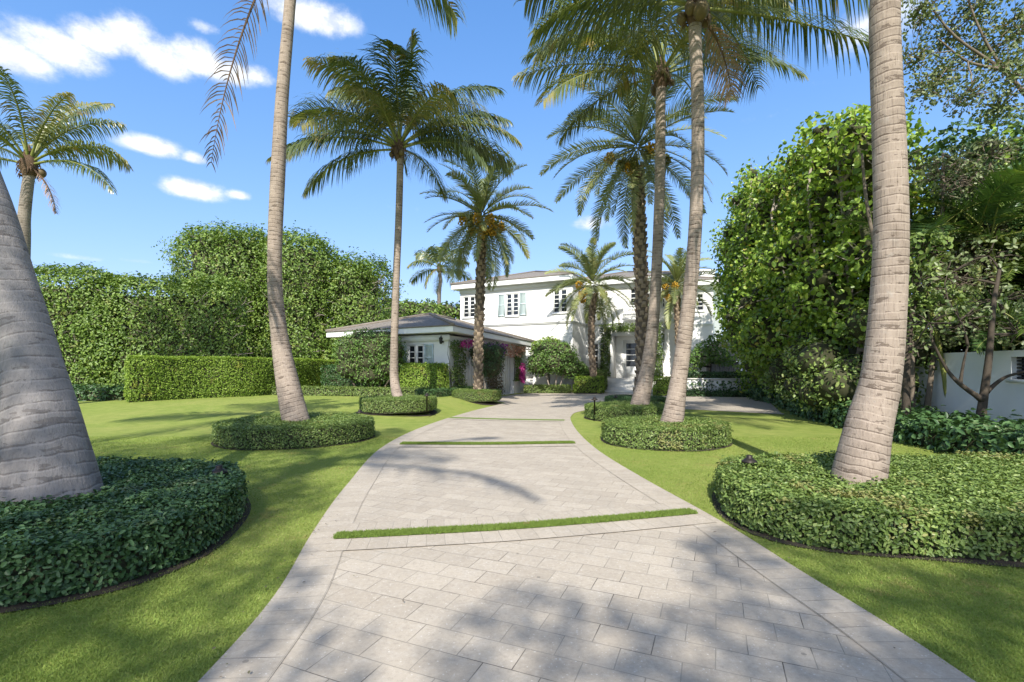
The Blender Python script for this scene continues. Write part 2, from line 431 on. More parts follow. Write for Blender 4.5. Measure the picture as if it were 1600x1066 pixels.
# palm trunks
def trunk_mat(name, c0, c1, scar, ring=11.0):
    m, t = new_mat(name)
    uv = t.node('ShaderNodeSeparateXYZ'); t.l.new(t.tc.outputs['UV'], uv.inputs[0])
    wob = t.noise(t.pos, 2.2, 3)
    wob2 = t.noise(t.pos, 8, 4)
    ph = t.math('ADD', t.math('MULTIPLY', uv.outputs[1], ring), t.math('ADD', t.math('MULTIPLY', wob, 1.1), t.math('MULTIPLY', wob2, .28)))
    fr = t.math('FRACT', ph)
    fib = t.noise(t.mapping(t.pos, (46, 46, 4)), 1.0, 5, .65)
    blot = t.noise(t.pos, 3.0, 5, .65); fine = t.noise(t.pos, 60, 4, .7)
    c = t.mix(fib, c0, c1)
    c = t.mix(t.math('MULTIPLY', t.math('SUBTRACT', blot, .48, clamp=True), 2.6), c, tuple(v * .62 for v in c0))
    # leaf scars: thin broken dark lines, with chipped dark patches hanging from them
    edge = t.math('MULTIPLY', t.math('LESS_THAN', fr, t.math('MULTIPLY', wob2, .26)), t.math('MULTIPLY', t.math('GREATER_THAN', blot, .47), .9))
    c = t.mix(t.math('MULTIPLY', edge, .7), c, scar)
    chipn = t.noise(t.mapping(t.pos, (5, 5, 12)), 1.0, 5, .6)
    chip = t.math('MULTIPLY', t.math('GREATER_THAN', chipn, .585), t.math('LESS_THAN', fr, .55))
    c = t.mix(t.math('MULTIPLY', chip, .62), c, scar)
    crk = t.noise(t.mapping(t.pos, (95, 95, 4)), 1.0, 3, .6)
    c = t.mix(t.math('MULTIPLY', t.math('LESS_THAN', crk, .385), .42), c, scar)
    c = t.mix(t.math('MULTIPLY', t.math('GREATER_THAN', fr, .86), .3), c, tuple(min(1, v * 1.3) for v in c1))
    lich = t.noise(t.pos, 5.5, 6, .7)
    c = t.mix(t.math('MULTIPLY', t.math('SUBTRACT', lich, .58, clamp=True), 2.5), c, (.42, .40, .36))
    c = t.mix(t.math('MULTIPLY', t.math('SUBTRACT', fine, .55, clamp=True), 2.0), c, tuple(v * .45 for v in c0))
    t.l.new(c, t.b.inputs['Base Color']); t.b.inputs['Roughness'].default_value = .9; t.b.inputs['Specular IOR Level'].default_value = .15
    h = t.math('ADD', t.math('ADD', t.math('MULTIPLY', fr, .6), t.math('MULTIPLY', fib, .9)), t.math('SUBTRACT', t.math('MULTIPLY', fine, .3), t.math('ADD', edge, t.math('MULTIPLY', chip, .5))))
    t.l.new(t.bump(h, .65, .014), t.b.inputs['Normal'])
    return m


M['trunk'] = trunk_mat('coconut_trunk', (.255, .20, .158), (.42, .345, .285), (.085, .06, .046))
M['trunk_far'] = trunk_mat('slim_palm_trunk', (.215, .18, .15), (.335, .29, .245), (.075, .06, .048), 13)
M['trunk_grey'] = trunk_mat('grey_palm_trunk', (.215, .195, .186), (.325, .298, .283), (.135, .117, .108), 9)
M['boots'] = plain('date_palm_boots', (.36, .275, .195), .95, .8, 16, .6)
M['boot_core'] = plain('date_palm_core', (.15, .113, .083), .95, .6, 16, .6)

# ------------------------------------------------------------------ foliage helpers
def leaves(Pn, Nn, L, Wd, rng, jit=.5, up=.3, fold=.22):
    """folded six-corner leaves; returns verts, quads, per-face random"""
    n = len(Pn)
    nr = unit(Nn + rng.normal(0, jit, (n, 3)) + np.array((0, 0, up)))
    a = unit(np.cross(nr, rng.normal(0, 1, (n, 3)))); b = np.cross(nr, a)
    Ls = (L * np.clip(rng.lognormal(-.05, .30, n), .4, 1.6))[:, None]; Ws = (Wd * rng.uniform(.7, 1.2, n))[:, None] * .5
    z = nr * (Ws * fold * 2)
    base = Pn - a * Ls * .5
    V = np.stack([base, base + a * Ls * .32 + b * Ws + z, base + a * Ls * .72 + b * Ws * .82 + z, base + a * Ls, base + a * Ls * .72 - b * Ws * .82 + z, base + a * Ls * .32 - b * Ws + z], 1)
    k = np.arange(n)[:, None] * 6
    q = np.concatenate([k + np.array([[0, 1, 2, 3]]), k + np.array([[0, 3, 4, 5]])], 1).reshape(-1, 4)
    r = np.repeat(np.clip(rng.beta(2, 2.4, n), 0, 1), 2)
    return V.reshape(-1, 3), q, r


def lump(p, f, seed, amp):
    """cheap smooth pseudo-noise for uneven clipped surfaces"""
    s = np.sin(p[:, 0] * f + seed) * np.sin(p[:, 1] * f * 1.13 + seed * 2.1) * np.sin(p[:, 2] * f * .9 + seed * .7)
    s += .6 * np.sin(p[:, 0] * f * 2.3 + seed * 1.7) * np.sin(p[:, 1] * f * 2.1 + p[:, 2] * f * 2.4 + seed)
    s += .5 * np.sin(p[:, 0] * f * .43 + seed * .3) * np.sin(p[:, 1] * f * .37 + p[:, 2] * f * .5 + seed * 1.3)
    return amp * s


BEDS = []


def hedge(name, label, cat, outline, h, leaf, mat, dens, seed, group=None, core='dark_core', rnd_edge=.10, rough=.03, closed_spline=True, z0=None, soil=False, stray=0.02, freq=3.1, parts=('foliage', 'inner_core'), inset=None):
    """clipped hedge or bed: leaves over its top and sides, a solid dark core inside"""
    rng = np.random.default_rng(seed)
    o = np.asarray(outline, float)[:, :2]
    poly = spline(o, 64, True) if closed_spline else resample(np.vstack([o, o[:1]]), .25)[0][:-1]
    ar = .5 * np.sum(poly[:, 0] * np.roll(poly[:, 1], -1) - np.roll(poly[:, 0], -1) * poly[:, 1])
    if ar < 0: poly = poly[::-1]; ar = -ar
    c = poly.mean(0); gz = float(gl(c[0], c[1])) if z0 is None else z0
    root = thing(name, (c[0], c[1], gz), label, cat, group)
    if soil: BEDS.append(poly)
    nxt = np.roll(poly, -1, 0); seg = nxt - poly; sl = np.linalg.norm(seg, axis=1); cum = np.r_[0, np.cumsum(sl)]
    nrm2 = np.stack([seg[:, 1], -seg[:, 0]], 1) / sl[:, None]
    # sides
    ns = int(cum[-1] * h * dens); s = rng.uniform(0, cum[-1], ns); k = np.clip(np.searchsorted(cum, s) - 1, 0, len(poly) - 1)
    f = ((s - cum[k]) / sl[k])[:, None]; xy = poly[k] + seg[k] * f; z = h * rng.uniform(0.02, 1, ns)
    nk = unit(nrm2[k] * (1 - f) + nrm2[(k + 1) % len(poly)] * f)
    ed = np.maximum(0, (z - (h - rnd_edge)) / rnd_edge) ** 2 * rnd_edge * .8 + np.where(z < .12 * h, .04, 0)
    Ps = np.column_stack([xy - nk * ed[:, None], z]); Ns = np.column_stack([nk, np.maximum(0, (z - h * .8) / h) * 3])
    # top
    nt = int(ar * dens * 1.15); lo, hi = poly.min(0), poly.max(0)
    q = rng.uniform(lo, hi, (int(nt * np.prod(hi - lo) / ar), 2)); q = q[inpoly(q[:, 0], q[:, 1], poly)]
    dmin = np.full(len(q), 9.0)
    for i in range(0, len(poly), 2):
        dmin = np.minimum(dmin, np.linalg.norm(q - poly[i], axis=1))
    zt = h - np.maximum(0, 1 - dmin / rnd_edge) ** 2 * rnd_edge * .5
    Pt = np.column_stack([q, zt]); Nt = np.tile((0, 0, 1.0), (len(q), 1))
    Pa = np.vstack([Ps, Pt]); Na = unit(np.vstack([Ns, Nt]))
    d = lump(Pa, freq, seed, rough) + rng.normal(0, rough * .6, len(Pa)) - np.abs(rng.normal(0, leaf * .7, len(Pa)))
    st = rng.uniform(0, 1, len(Pa)) < stray
    d += st * rng.uniform(0, leaf * 1.3, len(Pa))
    Pa = Pa + Na * d[:, None]; Pa[:, 2] = np.maximum(Pa[:, 2], .02) + gz
    V, Q, rr = leaves(Pa, Na, leaf, leaf * .6, rng)
    build(parts[0], V, [Q], M[mat], root, rnd=rr)
    # inside
    ins = leaf * 1.3 + .03 if inset is None else inset
    nv = unit(nrm2 + np.roll(nrm2, 1, 0)); pin = poly - nv * ins
    n = len(pin); V = np.vstack([np.column_stack([pin, np.full(n, gz - .02)]), np.column_stack([pin, np.full(n, gz + h - ins)])])
    k = np.arange(n); k1 = (k + 1) % n
    build(parts[1], V, [np.stack([k, k1, k1 + n, k + n], 1), (k + n)[None, :]], M[core], root)
    return root


def wall_tree(name, label, outline, h, leaf, mat, dens, seed, group, rough, edge, stems):
    """a big tree sheared to a dense billowing mass: crown, trunks and limbs showing in its gaps"""
    root = hedge(name, label, 'tree', outline, h, leaf, mat, dens, seed, group, rough=rough, rnd_edge=edge, stray=.12, freq=1.35, parts=('crown', 'inner_core'), inset=.75)
    rng = np.random.default_rng(seed); c = ORG[root.name]; tk = MB()
    for dx, dy in stems:
        tk.tube(spline([c + (dx, dy, 0), c + (dx * 1.1, dy - .2, h * .3), c + (dx * 1.5, dy - .3, h * .62)], 16), np.linspace(.11, .05, 16), 8)
    tk.build('trunk', M['bark_pale'], root, smooth=True)
    lb = MB(); o = spline(np.asarray(outline, float)[:, :2], 60, True)
    for _ in range(int(26 * h)):
        q = o[rng.integers(60)]; z = rng.uniform(.6, h * .95); e = unit(q - c[:2]); a = np.array((*(q - e * .7), c[2] + z - .5)); lb.tube(branch_path(a, np.array((*(q + e * .0), c[2] + z)) + rng.normal(0, .3, 3), rng, .25, 6), np.linspace(.03, .010, 6), 4, False)
    lb.build('branches', M['bark_pale'], root, smooth=True)
    return root


def rect(p0, p1, depth):
    """outline of a straight hedge whose front runs p0 -> p1 and whose depth lies to the left of that way"""
    p0, p1 = np.asarray(p0, float)[:2], np.asarray(p1, float)[:2]; e = unit(p1 - p0); n = np.array((-e[1], e[0])) * depth
    return [p0, p1, p1 + n, p0 + n]


def crown_points(clumps, n, rng, shell=(.72, 1.0), drop=.72):
    c = np.array([k[:3] for k in clumps]); r = np.array([k[3:6] for k in clumps])
    area = (r[:, 0] * r[:, 1] * r[:, 2]) ** (2 / 3); pk = rng.choice(len(c), n, p=area / area.sum())
    u = unit(rng.normal(0, 1, (n, 3))); f = rng.uniform(shell[0], shell[1], n)
    p = c[pk] + u * r[pk] * f[:, None]; nn = unit(u / r[pk])
    keep = np.ones(n, bool)
    for j in range(len(c)):
        q = np.linalg.norm((p - c[j]) / r[j], axis=1)
        keep &= ~((q < drop) & (pk != j))
    return p[keep], nn[keep]


def ico_arrays(clumps, scale, seg=10, rings=6, seed=0):
    mb = MB(); cs_ = []
    for c in clumps:
        V = []
        for i in range(rings + 1):
            ph = math.pi * i / rings
            for k in range(seg):
                a = 2 * math.pi * k / seg
                V.append((c[0] + c[3] * scale * math.sin(ph) * math.cos(a), c[1] + c[4] * scale * math.sin(ph) * math.sin(a), c[2] + c[5] * scale * math.cos(ph)))
        V = np.array(V); V += lump(V, 2.7, seed, .08)[:, None] * unit(V - np.array(c[:3]))
        if mb.n:
            pv = np.array([c_[:3] for c_ in clumps[:len(cs_)]]); b = pv[np.linalg.norm(pv - np.array(c[:3]), axis=1).argmin()]; mb.tube([b, (b + np.array(c[:3])) / 2, c[:3]], .12, 5)
        cs_.append(c)
        mb.add(V, [(i * seg + k, (i + 1) * seg + k, (i + 1) * seg + (k + 1) % seg, i * seg + (k + 1) % seg) for i in range(rings) for k in range(seg)])
    return mb


def branch_path(a, b, rng, wob=.12, n=8):
    a, b = np.asarray(a, float), np.asarray(b, float); L = np.linalg.norm(b - a)
    t = np.linspace(0, 1, n)[:, None]
    p = a + (b - a) * t + np.cumsum(rng.normal(0, wob * L / n, (n, 3)), 0) * np.sin(t * math.pi)
    p[:, 2] += .12 * L * np.sin(t[:, 0] * math.pi) * rng.uniform(-.3, .6)
    return p


def tree(name, label, cat, base, clumps, n, leaf, mat, seed, trunks=(), twigs=60, core=.0, bark='bark', group=None, jit=.8, wl=.62, tw_r=.012, shell=(.72, 1.02), limb_r=.06, gaps=0):
    """trunk, limbs running into each leaf clump, then leaves through the clumps' outer volume"""
    rng = np.random.default_rng(seed); base = np.asarray(base, float)
    root = thing(name, base, label, cat, group)
    Pn, Nn = crown_points(clumps, n, rng, shell)
    if gaps:
        kp = lump(Pn, 1.9, seed, 1.0) + rng.normal(0, .35, len(Pn)) > -gaps; Pn, Nn = Pn[kp], Nn[kp]
    V, Q, rr = leaves(Pn, Nn, leaf, leaf * wl, rng, jit)
    cr = build('crown', V, [Q], M[mat], root, rnd=rr)
    if core: ico_arrays(clumps, core, seed=seed).build('inner_core', M['dark_core'], cr, smooth=True)
    mb = MB(); tr = list(trunks)
    tips = []
    for (pts, r0, r1) in tr:
        p = spline(pts, 24); mb.tube(p, np.linspace(r0, r1, 24) * (1 + .5 * np.exp(-np.linspace(0, 1, 24) * 14)), 8); tips.append(p)
    if tr: mb.build('trunk', M[bark], root, smooth=True)
    lb = MB()
    if tips:
        for c in clumps:
            cc = np.array(c[:3]); best = min((np.linalg.norm(tp - cc, axis=1).min() - .15 * tp[np.linalg.norm(tp - cc, axis=1).argmin(), 2], i) for i, tp in enumerate(tips))[1]
            tp = tips[best]; below = tp[tp[:, 2] < cc[2] + .1]; below = below if len(below) else tp
            s = below[np.linalg.norm(below - cc, axis=1).argmin()]
            lb.tube(branch_path(s, cc, rng), np.linspace(limb_r, limb_r * .35, 8), 6)
    for i_ in range(1, len(clumps)):
        a = np.array(clumps[i_][:3]); pv = np.array([c[:3] for c in clumps[:i_]]); b = pv[np.linalg.norm(pv - a, axis=1).argmin()]
        lb.tube(branch_path(b, a, rng, .15, 6), np.linspace(limb_r * .6, limb_r * .3, 6), 5)
    for _ in range(twigs):
        c = clumps[rng.integers(len(clumps))]; u = unit(rng.normal(0, 1, 3) + np.array((0, -.35, 0)))
        a = np.array(c[:3]) + u * np.array(c[3:6]) * .25; b = np.array(c[:3]) + u * np.array(c[3:6]) * rng.uniform(.85, 1.02)
        lb.tube(branch_path(a, b, rng, .2, 6), np.linspace(tw_r * 1.6, tw_r * .5, 6), 4, False)
    if lb.n: lb.build('branches', M[bark], root, smooth=True)
    return root


# ------------------------------------------------------------------ palms
def frond_arrays(o, az, e0, L, bend, nl, leaf, wid, droop, rng, vee=.25, fwd=.55, sway=0., start=.16, r0=.035, ragged=.0, pw=1.35):
    K = 26; t = np.linspace(0, 1, K); th = R(e0) - R(bend) * t ** pw; a = R(az) + R(sway) * t ** 2
    d = np.stack([np.cos(th) * np.sin(a), np.cos(th) * np.cos(a), np.sin(th)], 1)
    p = np.asarray(o) + np.vstack([np.zeros(3), np.cumsum((d[1:] + d[:-1]) * .5 * L / (K - 1), 0)])
    V1, q1 = tube_arrays(p, np.linspace(r0, .004, K), 5)
    ts = np.repeat(np.linspace(start, .995, nl) + rng.normal(0, .003, nl), 2); ts = np.clip(ts, 0, 1); sg = np.tile((1., -1.), nl)
    B = np.stack([np.interp(ts, t, p[:, k]) for k in range(3)], 1); T = unit(np.stack([np.interp(ts, t, d[:, k]) for k in range(3)], 1))
    aa = np.interp(ts, t, a); S = np.stack([np.cos(aa), -np.sin(aa), np.zeros_like(aa)], 1); N = np.cross(S, T); rl = R(rng.normal(0, 24)) * (.4 + ts)[:, None]; S, N = S * np.cos(rl) + N * np.sin(rl), N * np.cos(rl) - S * np.sin(rl)
    x = (ts - start) / (1 - start)
    ll = leaf * (np.sin(math.pi * np.clip(.14 + .80 * x, 0, 1)) ** .75) * rng.uniform(.8, 1.12, len(ts))
    if ragged: ll *= np.where(rng.uniform(0, 1, len(ts)) < ragged, rng.uniform(.2, .6, len(ts)), 1)
    D0 = unit(S * sg[:, None] + T * (fwd + .7 * x ** 3)[:, None] + N * (vee + rng.normal(0, .12, len(ts)))[:, None] + rng.normal(0, .07, (len(ts), 3)))
    dn = np.array((0, 0, -1.0)); nseg = 4
    rows = []; c = B.copy()
    wprof = [.55, 1.0, .85, .5, .06]
    dr = droop * rng.uniform(.6, 1.3, len(ts))[:, None]
    for i in range(nseg + 1):
        dd = unit(D0 + dn * dr * (i / nseg) * 1.6); wv = unit(T - (T * dd).sum(1, keepdims=True) * dd + N * .15)
        rows.append((c - wv * wid * .5 * wprof[i], c + wv * wid * .5 * wprof[i])); c = c + dd * (ll / nseg)[:, None]
    V2 = np.stack([r for rw in rows for r in rw], 1); m_ = 2 * (nseg + 1)
    k = np.arange(len(ts))[:, None] * m_
    q2 = np.concatenate([k + np.array([[2 * i, 2 * i + 1, 2 * i + 3, 2 * i + 2]]) for i in range(nseg)], 1).reshape(-1, 4)
    fr = np.clip(rng.beta(2, 2.2) + rng.normal(0, .12, len(ts)), 0, 1)
    fr = np.clip(fr + .5 * np.clip((x - .8) / .2, 0, 1), 0, 1)
    return V1, q1, V2.reshape(-1, 3), q2, np.repeat(fr, nseg)


def add_frond(root, args, rng, mat, rmat='rachis', **kw):
    V1, q1, V2, q2, fr = frond_arrays(*args, rng, **kw)
    V = np.vstack([V2, V1])
    me = build('frond', V, [q2, q1 + len(V2)], M[mat], root, rnd=np.r_[fr, np.full(len(q1), .85)])
    me.data.materials.append(M[rmat])
    mi = np.r_[np.zeros(len(q2), np.int32), np.ones(len(q1), np.int32)]; me.data.polygons.foreach_set('material_index', mi)
    return me


def trunk_obj(root, pts, radii, mat, seed, seg=28, ring=.085, bump=.02, step=.022):
    rng = np.random.default_rng(seed)
    p0 = spline(pts, 200); rr = np.interp(np.linspace(0, 1, 200), np.linspace(0, 1, len(radii)), radii)
    q, s = resample(np.column_stack([p0, rr]), step); p, r = q[:, :3], q[:, 3]
    ph = s / ring + .8 * np.sin(s * 1.9 + seed) + .3 * np.sin(s * 7.1)
    a = np.linspace(0, 2 * math.pi, seg, endpoint=False)
    phs = ph[:, None] + .45 * np.sin(a[None] + seed + s[:, None] * .3) + .10 * np.sin(2 * a[None] + s[:, None] * .8 + seed)
    saw = phs % 1.0
    rad = r[:, None] * (1 + bump * (saw ** 2 - .4) + .010 * np.sin(3 * a[None] + s[:, None] * 1.3 + seed) + .006 * np.sin(7 * a[None] - s[:, None] * 2.7))
    rad = rad * (1 + .10 * np.exp(-s[:, None] / .14) * (np.sin(5 * a[None] + seed) * np.sin(9 * a[None] + 2.1 * seed) + .5 * np.sin(17 * a[None])))
    V, Q = tube_arrays(p, rad, seg)
    u = np.arange(seg) / seg
    n = len(p); i = np.arange(n - 1)[:, None]; k = np.arange(seg)[None]
    uu = np.broadcast_to(k / seg, (n - 1, seg)); u1 = uu + 1 / seg
    v0 = np.broadcast_to(s[:-1, None], (n - 1, seg)); v1 = np.broadcast_to(s[1:, None], (n - 1, seg))
    uv = np.stack([np.stack([uu, v0], -1), np.stack([u1, v0], -1), np.stack([u1, v1], -1), np.stack([uu, v1], -1)], 2).reshape(-1, 2)
    build('trunk', V, [Q], M[mat], root, uv=uv, smooth=True)
    return p


def coconut(label, base, pts, radii, crown, fronds, seed, mat='trunk', group='coconut palms', fibre=.34, extra=(), leaf=1.12, nl=72, coconuts=4, seg=28, wid=.036, bump=.010, dead=(), ring=.085):
    rng = np.random.default_rng(seed)
    root = thing('coconut_palm', base, label, 'palm tree', group)
    trunk_obj(root, pts, radii, mat, seed, seg, bump=bump, ring=ring)
    c = np.asarray(crown, float); rt = radii[-1]
    # fibrous collar with petiole bases
    mb = MB(); mb.lathe(c - np.array((0, 0, fibre * 1.0)), [(rt * .98, -.06), (rt * 1.5, .10), (rt * 1.75, .28), (rt * 1.5, .5), (rt * .9, .75), (.02, .95)], 14)
    for k in range(34):
        a = rng.uniform(0, 6.28); z = rng.uniform(-.05, .35); d0 = np.array((math.cos(a), math.sin(a), 0))
        p0 = c - np.array((0, 0, fibre)) + d0 * rt * 1.2 + np.array((0, 0, z)); mb.tube([p0, p0 + d0 * .09 + np.array((0, 0, .06)), p0 + d0 * .13 + np.array((0, 0, -.03 - rng.uniform(0, .12)))], [.02, .028, .004], 4)
    mb.build('fibre_collar', M['fibre'], root)
    for (az, e0, L, bend) in fronds:
        a = R(az); o = c + np.array((math.sin(a), math.cos(a), 0)) * rt * .9 + np.array((0, 0, .30 * math.sin(R(e0)) - .05))
        add_frond(root, (o, az, e0, L, bend, nl, leaf * rng.uniform(.95, 1.15), wid, rng.uniform(1.1, 2.4)), rng, 'coco', 'petiole', sway=rng.uniform(-26, 26), ragged=.14, r0=.042)
    for (az, e0, L, bend) in dead:
        a = R(az); o = c + np.array((math.sin(a), math.cos(a), 0)) * rt * 1.2 - np.array((0, 0, .15))
        f = add_frond(root, (o, az, e0, L, bend, int(nl * .6), leaf * .7, wid * .7, 1.5), rng, 'coco_dry', 'fibre', ragged=.3, pw=.8)
        f['label'] = 'dead brown frond hanging limp'
    for k in range(coconuts):
        a = rng.uniform(0, 6.28); q = c + np.array((math.cos(a) * rt * 2.2, math.sin(a) * rt * 2.2, -.05 - rng.uniform(0, .25)))
        ico_arrays([(*q, .10, .10, .13)], 1, 10, 7).build('coconut', M['coconut'], root, smooth=True)
    return root


def crown_set(n, seed, L=(3.4, 4.1), top=84, low=-25, bend=(55, 95)):
    rng = np.random.default_rng(seed); out = []
    for i in range(n):
        f = i / (n - 1); out.append(((i * 137.5 + rng.uniform(-12, 12)) % 360, top - (top - low) * f ** .95 + rng.uniform(-6, 6), rng.uniform(*L) * (.82 + .18 * min(1, f * 3)), rng.uniform(*bend) * (1.0 - .25 * f)))
    return out


def date_palm(label, base, pts, r, crown, n, L, seed, group='date palms', bunches=6, green=2, low=-48, leaf=.42, nl=62, boots=True, wid=.034, leaf_mat_='date'):
    rng = np.random.default_rng(seed)
    root = thing('date_palm', base, label, 'palm tree', group)
    p0 = spline(pts, 120); q, s = resample(p0, .05)
    n_ = len(q); rr = np.full(n_, r * .82); rr[: max(2, n_ // 14)] *= np.linspace(1.25, 1, max(2, n_ // 14)); rr[-max(3, n_ // 8):] *= np.linspace(1, 1.18, max(3, n_ // 8))
    mb = MB(); mb.tube(q, rr, 16); nt_ = mb.n
    # old frond stubs in a spiral
    T, A, B = frames(q); k = 0; zz = .1
    per = .034
    while zz < s[-1] - .02:
        i = int(np.searchsorted(s, zz)); i = min(i, n_ - 1); a = k * 2.39996 + rng.normal(0, .1)
        d0 = math.cos(a) * A[i] + math.sin(a) * B[i]; t_ = np.cross(T[i], d0); b0 = q[i] + d0 * rr[i] * .9
        hw = r * .36 * rng.uniform(.75, 1.2); ou = r * rng.uniform(.25, .5); hh = .145 * rng.uniform(.8, 1.3)
        V = [b0 - t_ * hw - T[i] * .03, b0 + t_ * hw - T[i] * .03, b0 + t_ * hw * .7 + T[i] * hh + d0 * ou * .8, b0 - t_ * hw * .7 + T[i] * hh + d0 * ou * .8, b0 + d0 * ou * .75 + T[i] * .03, b0 + T[i] * (hh * .9)]
        mb.add(V, [(0, 1, 4), (1, 2, 4), (2, 3, 4), (3, 0, 4), (3, 2, 5)]); mb.add(V, [(1, 5, 2), (0, 3, 5)])
        k += 1; zz += per
    tk = mb.build('trunk', M['boot_core'], root); me = tk.data; me.materials.append(M['boots'])
    fv = np.empty(len(me.loops), np.int32); me.loops.foreach_get('vertex_index', fv); ls = np.empty(len(me.polygons), np.int32); me.polygons.foreach_get('loop_start', ls)
    me.polygons.foreach_set('material_index', (fv[ls] >= nt_).astype(np.int32))
    c = np.asarray(crown, float)
    for i in range(n):
        f = i / (n - 1); az = (i * 137.5 + rng.uniform(-10, 10)) % 360; e0 = 82 - (82 - low) * f ** 1.0 + rng.uniform(-7, 7)
        a = R(az); o = c + np.array((math.sin(a), math.cos(a), 0)) * r * .7 * min(1, .2 + f) + np.array((0, 0, .35 - .55 * f))
        add_frond(root, (o, az, e0, L * rng.uniform(.88, 1.08), rng.uniform(50, 80) * (1 - .3 * f), nl, leaf, wid, rng.uniform(.10, .28)), rng, leaf_mat_, 'rachis', vee=rng.uniform(.25, .55), fwd=.75, start=.12, r0=.03, pw=1.5)
    for j in range(bunches + green):
        a = rng.uniform(0, 6.28) if j % 3 else rng.uniform(3.4, 6.0); reach = r * rng.uniform(2.2, 4.0); dz = rng.uniform(-.9, .1)
        e = c + np.array((math.cos(a) * reach, math.sin(a) * reach, dz)); ripe = j < bunches
        st = MB(); st.tube(spline([c, c + (e - c) * .6 + np.array((0, 0, .28)), e], 8), [.02] * 8, 5)
        b = st.build('fruit_bunch', M['petiole'], root)
        fr = MB()
        for _ in range(70):
            w_ = rng.normal(0, 1, 3); w_ = w_ / np.linalg.norm(w_) * rng.uniform(.5, 1); x, y, z = e + w_ * np.array((.22, .22, .26)) * (1 if ripe else .85) + np.array((0, 0, -.14)); s_ = rng.uniform(.035, .055)
            fr.add([(x + s_, y, z), (x - s_, y, z), (x, y + s_, z), (x, y - s_, z), (x, y, z + s_ * 1.3), (x, y, z - s_ * 1.3)], [(0, 2, 4), (2, 1, 4), (1, 3, 4), (3, 0, 4), (2, 0, 5), (1, 2, 5), (3, 1, 5), (0, 3, 5)])
        fr.build('fruit', M['date_fruit' if ripe else 'green_fruit'], b)
    return root

# ================================================================== THE SETTING
g = 700.0
o = build('ground', [(-g, -g, -.06), (g, -g, -.06), (g, g, -.06), (-g, g, -.06)], [[(0, 1, 2, 3)]], M['lawn']); tag(o, kind='structure')
xs = np.r_[np.linspace(-40, -14, 14), np.linspace(-13, 0, 66), np.linspace(.5, 30, 30)]; ys = np.r_[np.linspace(-16, 8, 13), np.linspace(8.5, 26, 60), np.linspace(27, 60, 18)]
X, Y = np.meshgrid(xs, ys); nx = len(xs)
i, j = np.meshgrid(np.arange(len(ys) - 1), np.arange(nx - 1), indexing='ij'); k = (i * nx + j).ravel()
o = build('lawn', np.column_stack([X.ravel(), Y.ravel(), gl(X, Y).ravel()]), [np.stack([k, k + 1, k + nx + 1, k + nx], 1)], M['lawn'], smooth=True); tag(o, kind='structure')

L_edge = np.vstack([[(-1.5, -14)], spline([(-1.5, 1.0), (-1.5, 1.7)] + [(x, y) for x, y in zip(EDGE_X[1:9], EDGE_Y[1:9])], 160)])
R_pts = [(2.2, 1.0), (2.2, 1.7), (2.2, 2.3), (2.19, 2.76), (2.12, 3.56), (2.03, 4.72), (1.76, 6.66), (1.56, 8.7), (1.53, 11), (1.64, 13.3), (1.82, 14.9), (2.25, 16.4), (3.3, 17.5), (6.0, 17.5), (8.7, 15.5)]
R_edge = np.vstack([[(2.2, -14)], spline(R_pts, 220)])
drive = np.vstack([R_edge, [(11.9, 22.6), (13.2, 25.2), (13.2, 32), (4, 33), (1.5, 30.2), (-.9, 24.6), (-.9, 22.2)], L_edge[::-1]])
o = build('driveway', np.column_stack([drive, np.full(len(drive), .008)]), [[list(range(len(drive)))]], M['paver']); tag(o, kind='structure')


def ribbon(name, curve, w, z, mat, parent=None, side=1, drape=False):
    p, s = resample(np.asarray(curve, float), .12); T = unit(np.gradient(p, axis=0)); N = np.stack([-T[:, 1], T[:, 0]], 1) * side
    n = len(p); a = p; b = p + N * w
    V = np.vstack([np.column_stack([a, np.full(n, z)]), np.column_stack([b, np.full(n, z)])])
    k = np.arange(n - 1); q = np.stack([k, k + 1, k + 1 + n, k + n], 1) if side > 0 else np.stack([k, k + n, k + 1 + n, k + 1], 1)
    cu = {True: 0}
    s0, s1 = s[:-1], s[1:]; z0 = np.zeros(n - 1); w_ = np.full(n - 1, .32)
    uv = np.stack([np.stack([s0, z0], 1), np.stack([s1, z0], 1), np.stack([s1, w_], 1), np.stack([s0, w_], 1)], 1) if side > 0 else np.stack([np.stack([s0, z0], 1), np.stack([s0, w_], 1), np.stack([s1, w_], 1), np.stack([s1, z0], 1)], 1)
    return build(name, V, [q], mat, parent, uv=uv.reshape(-1, 2))


tag(ribbon('driveway_border', L_edge, .33, .012, M['border'], side=-1), kind='structure')
tag(ribbon('driveway_border', R_edge, .33, .012, M['border'], side=1), kind='structure')


def gline(pts, n=40):
    return spline([G(x, y)[:2] for x, y in pts], n)


STRIPS = []
for nm, pts, wdt in (('near', [(524, 841), (660, 834), (800, 826), (940, 815), (1084, 802)], .15), ('mid', [(627, 694.5), (760, 695), (897, 693)], .24), ('far', [(703, 653.5), (790, 656), (882, 657.5)], .28)):
    c = gline(pts); T = unit(np.gradient(c, axis=0)); N = np.stack([-T[:, 1], T[:, 0]], 1)
    poly = np.vstack([c - N * wdt / 2, (c + N * wdt / 2)[::-1]]); STRIPS.append(poly)
    tag(ribbon('soldier_course', c + N * wdt / 2, .28, .016, M['border'], side=1), kind='structure')
    tag(ribbon('soldier_course', c - N * wdt / 2, .28, .016, M['border'], side=-1), kind='structure')
    o = build('grass_strip', np.column_stack([poly, np.full(len(poly), .020)]), [[list(range(len(poly)))]], M['strip']); tag(o, kind='structure')

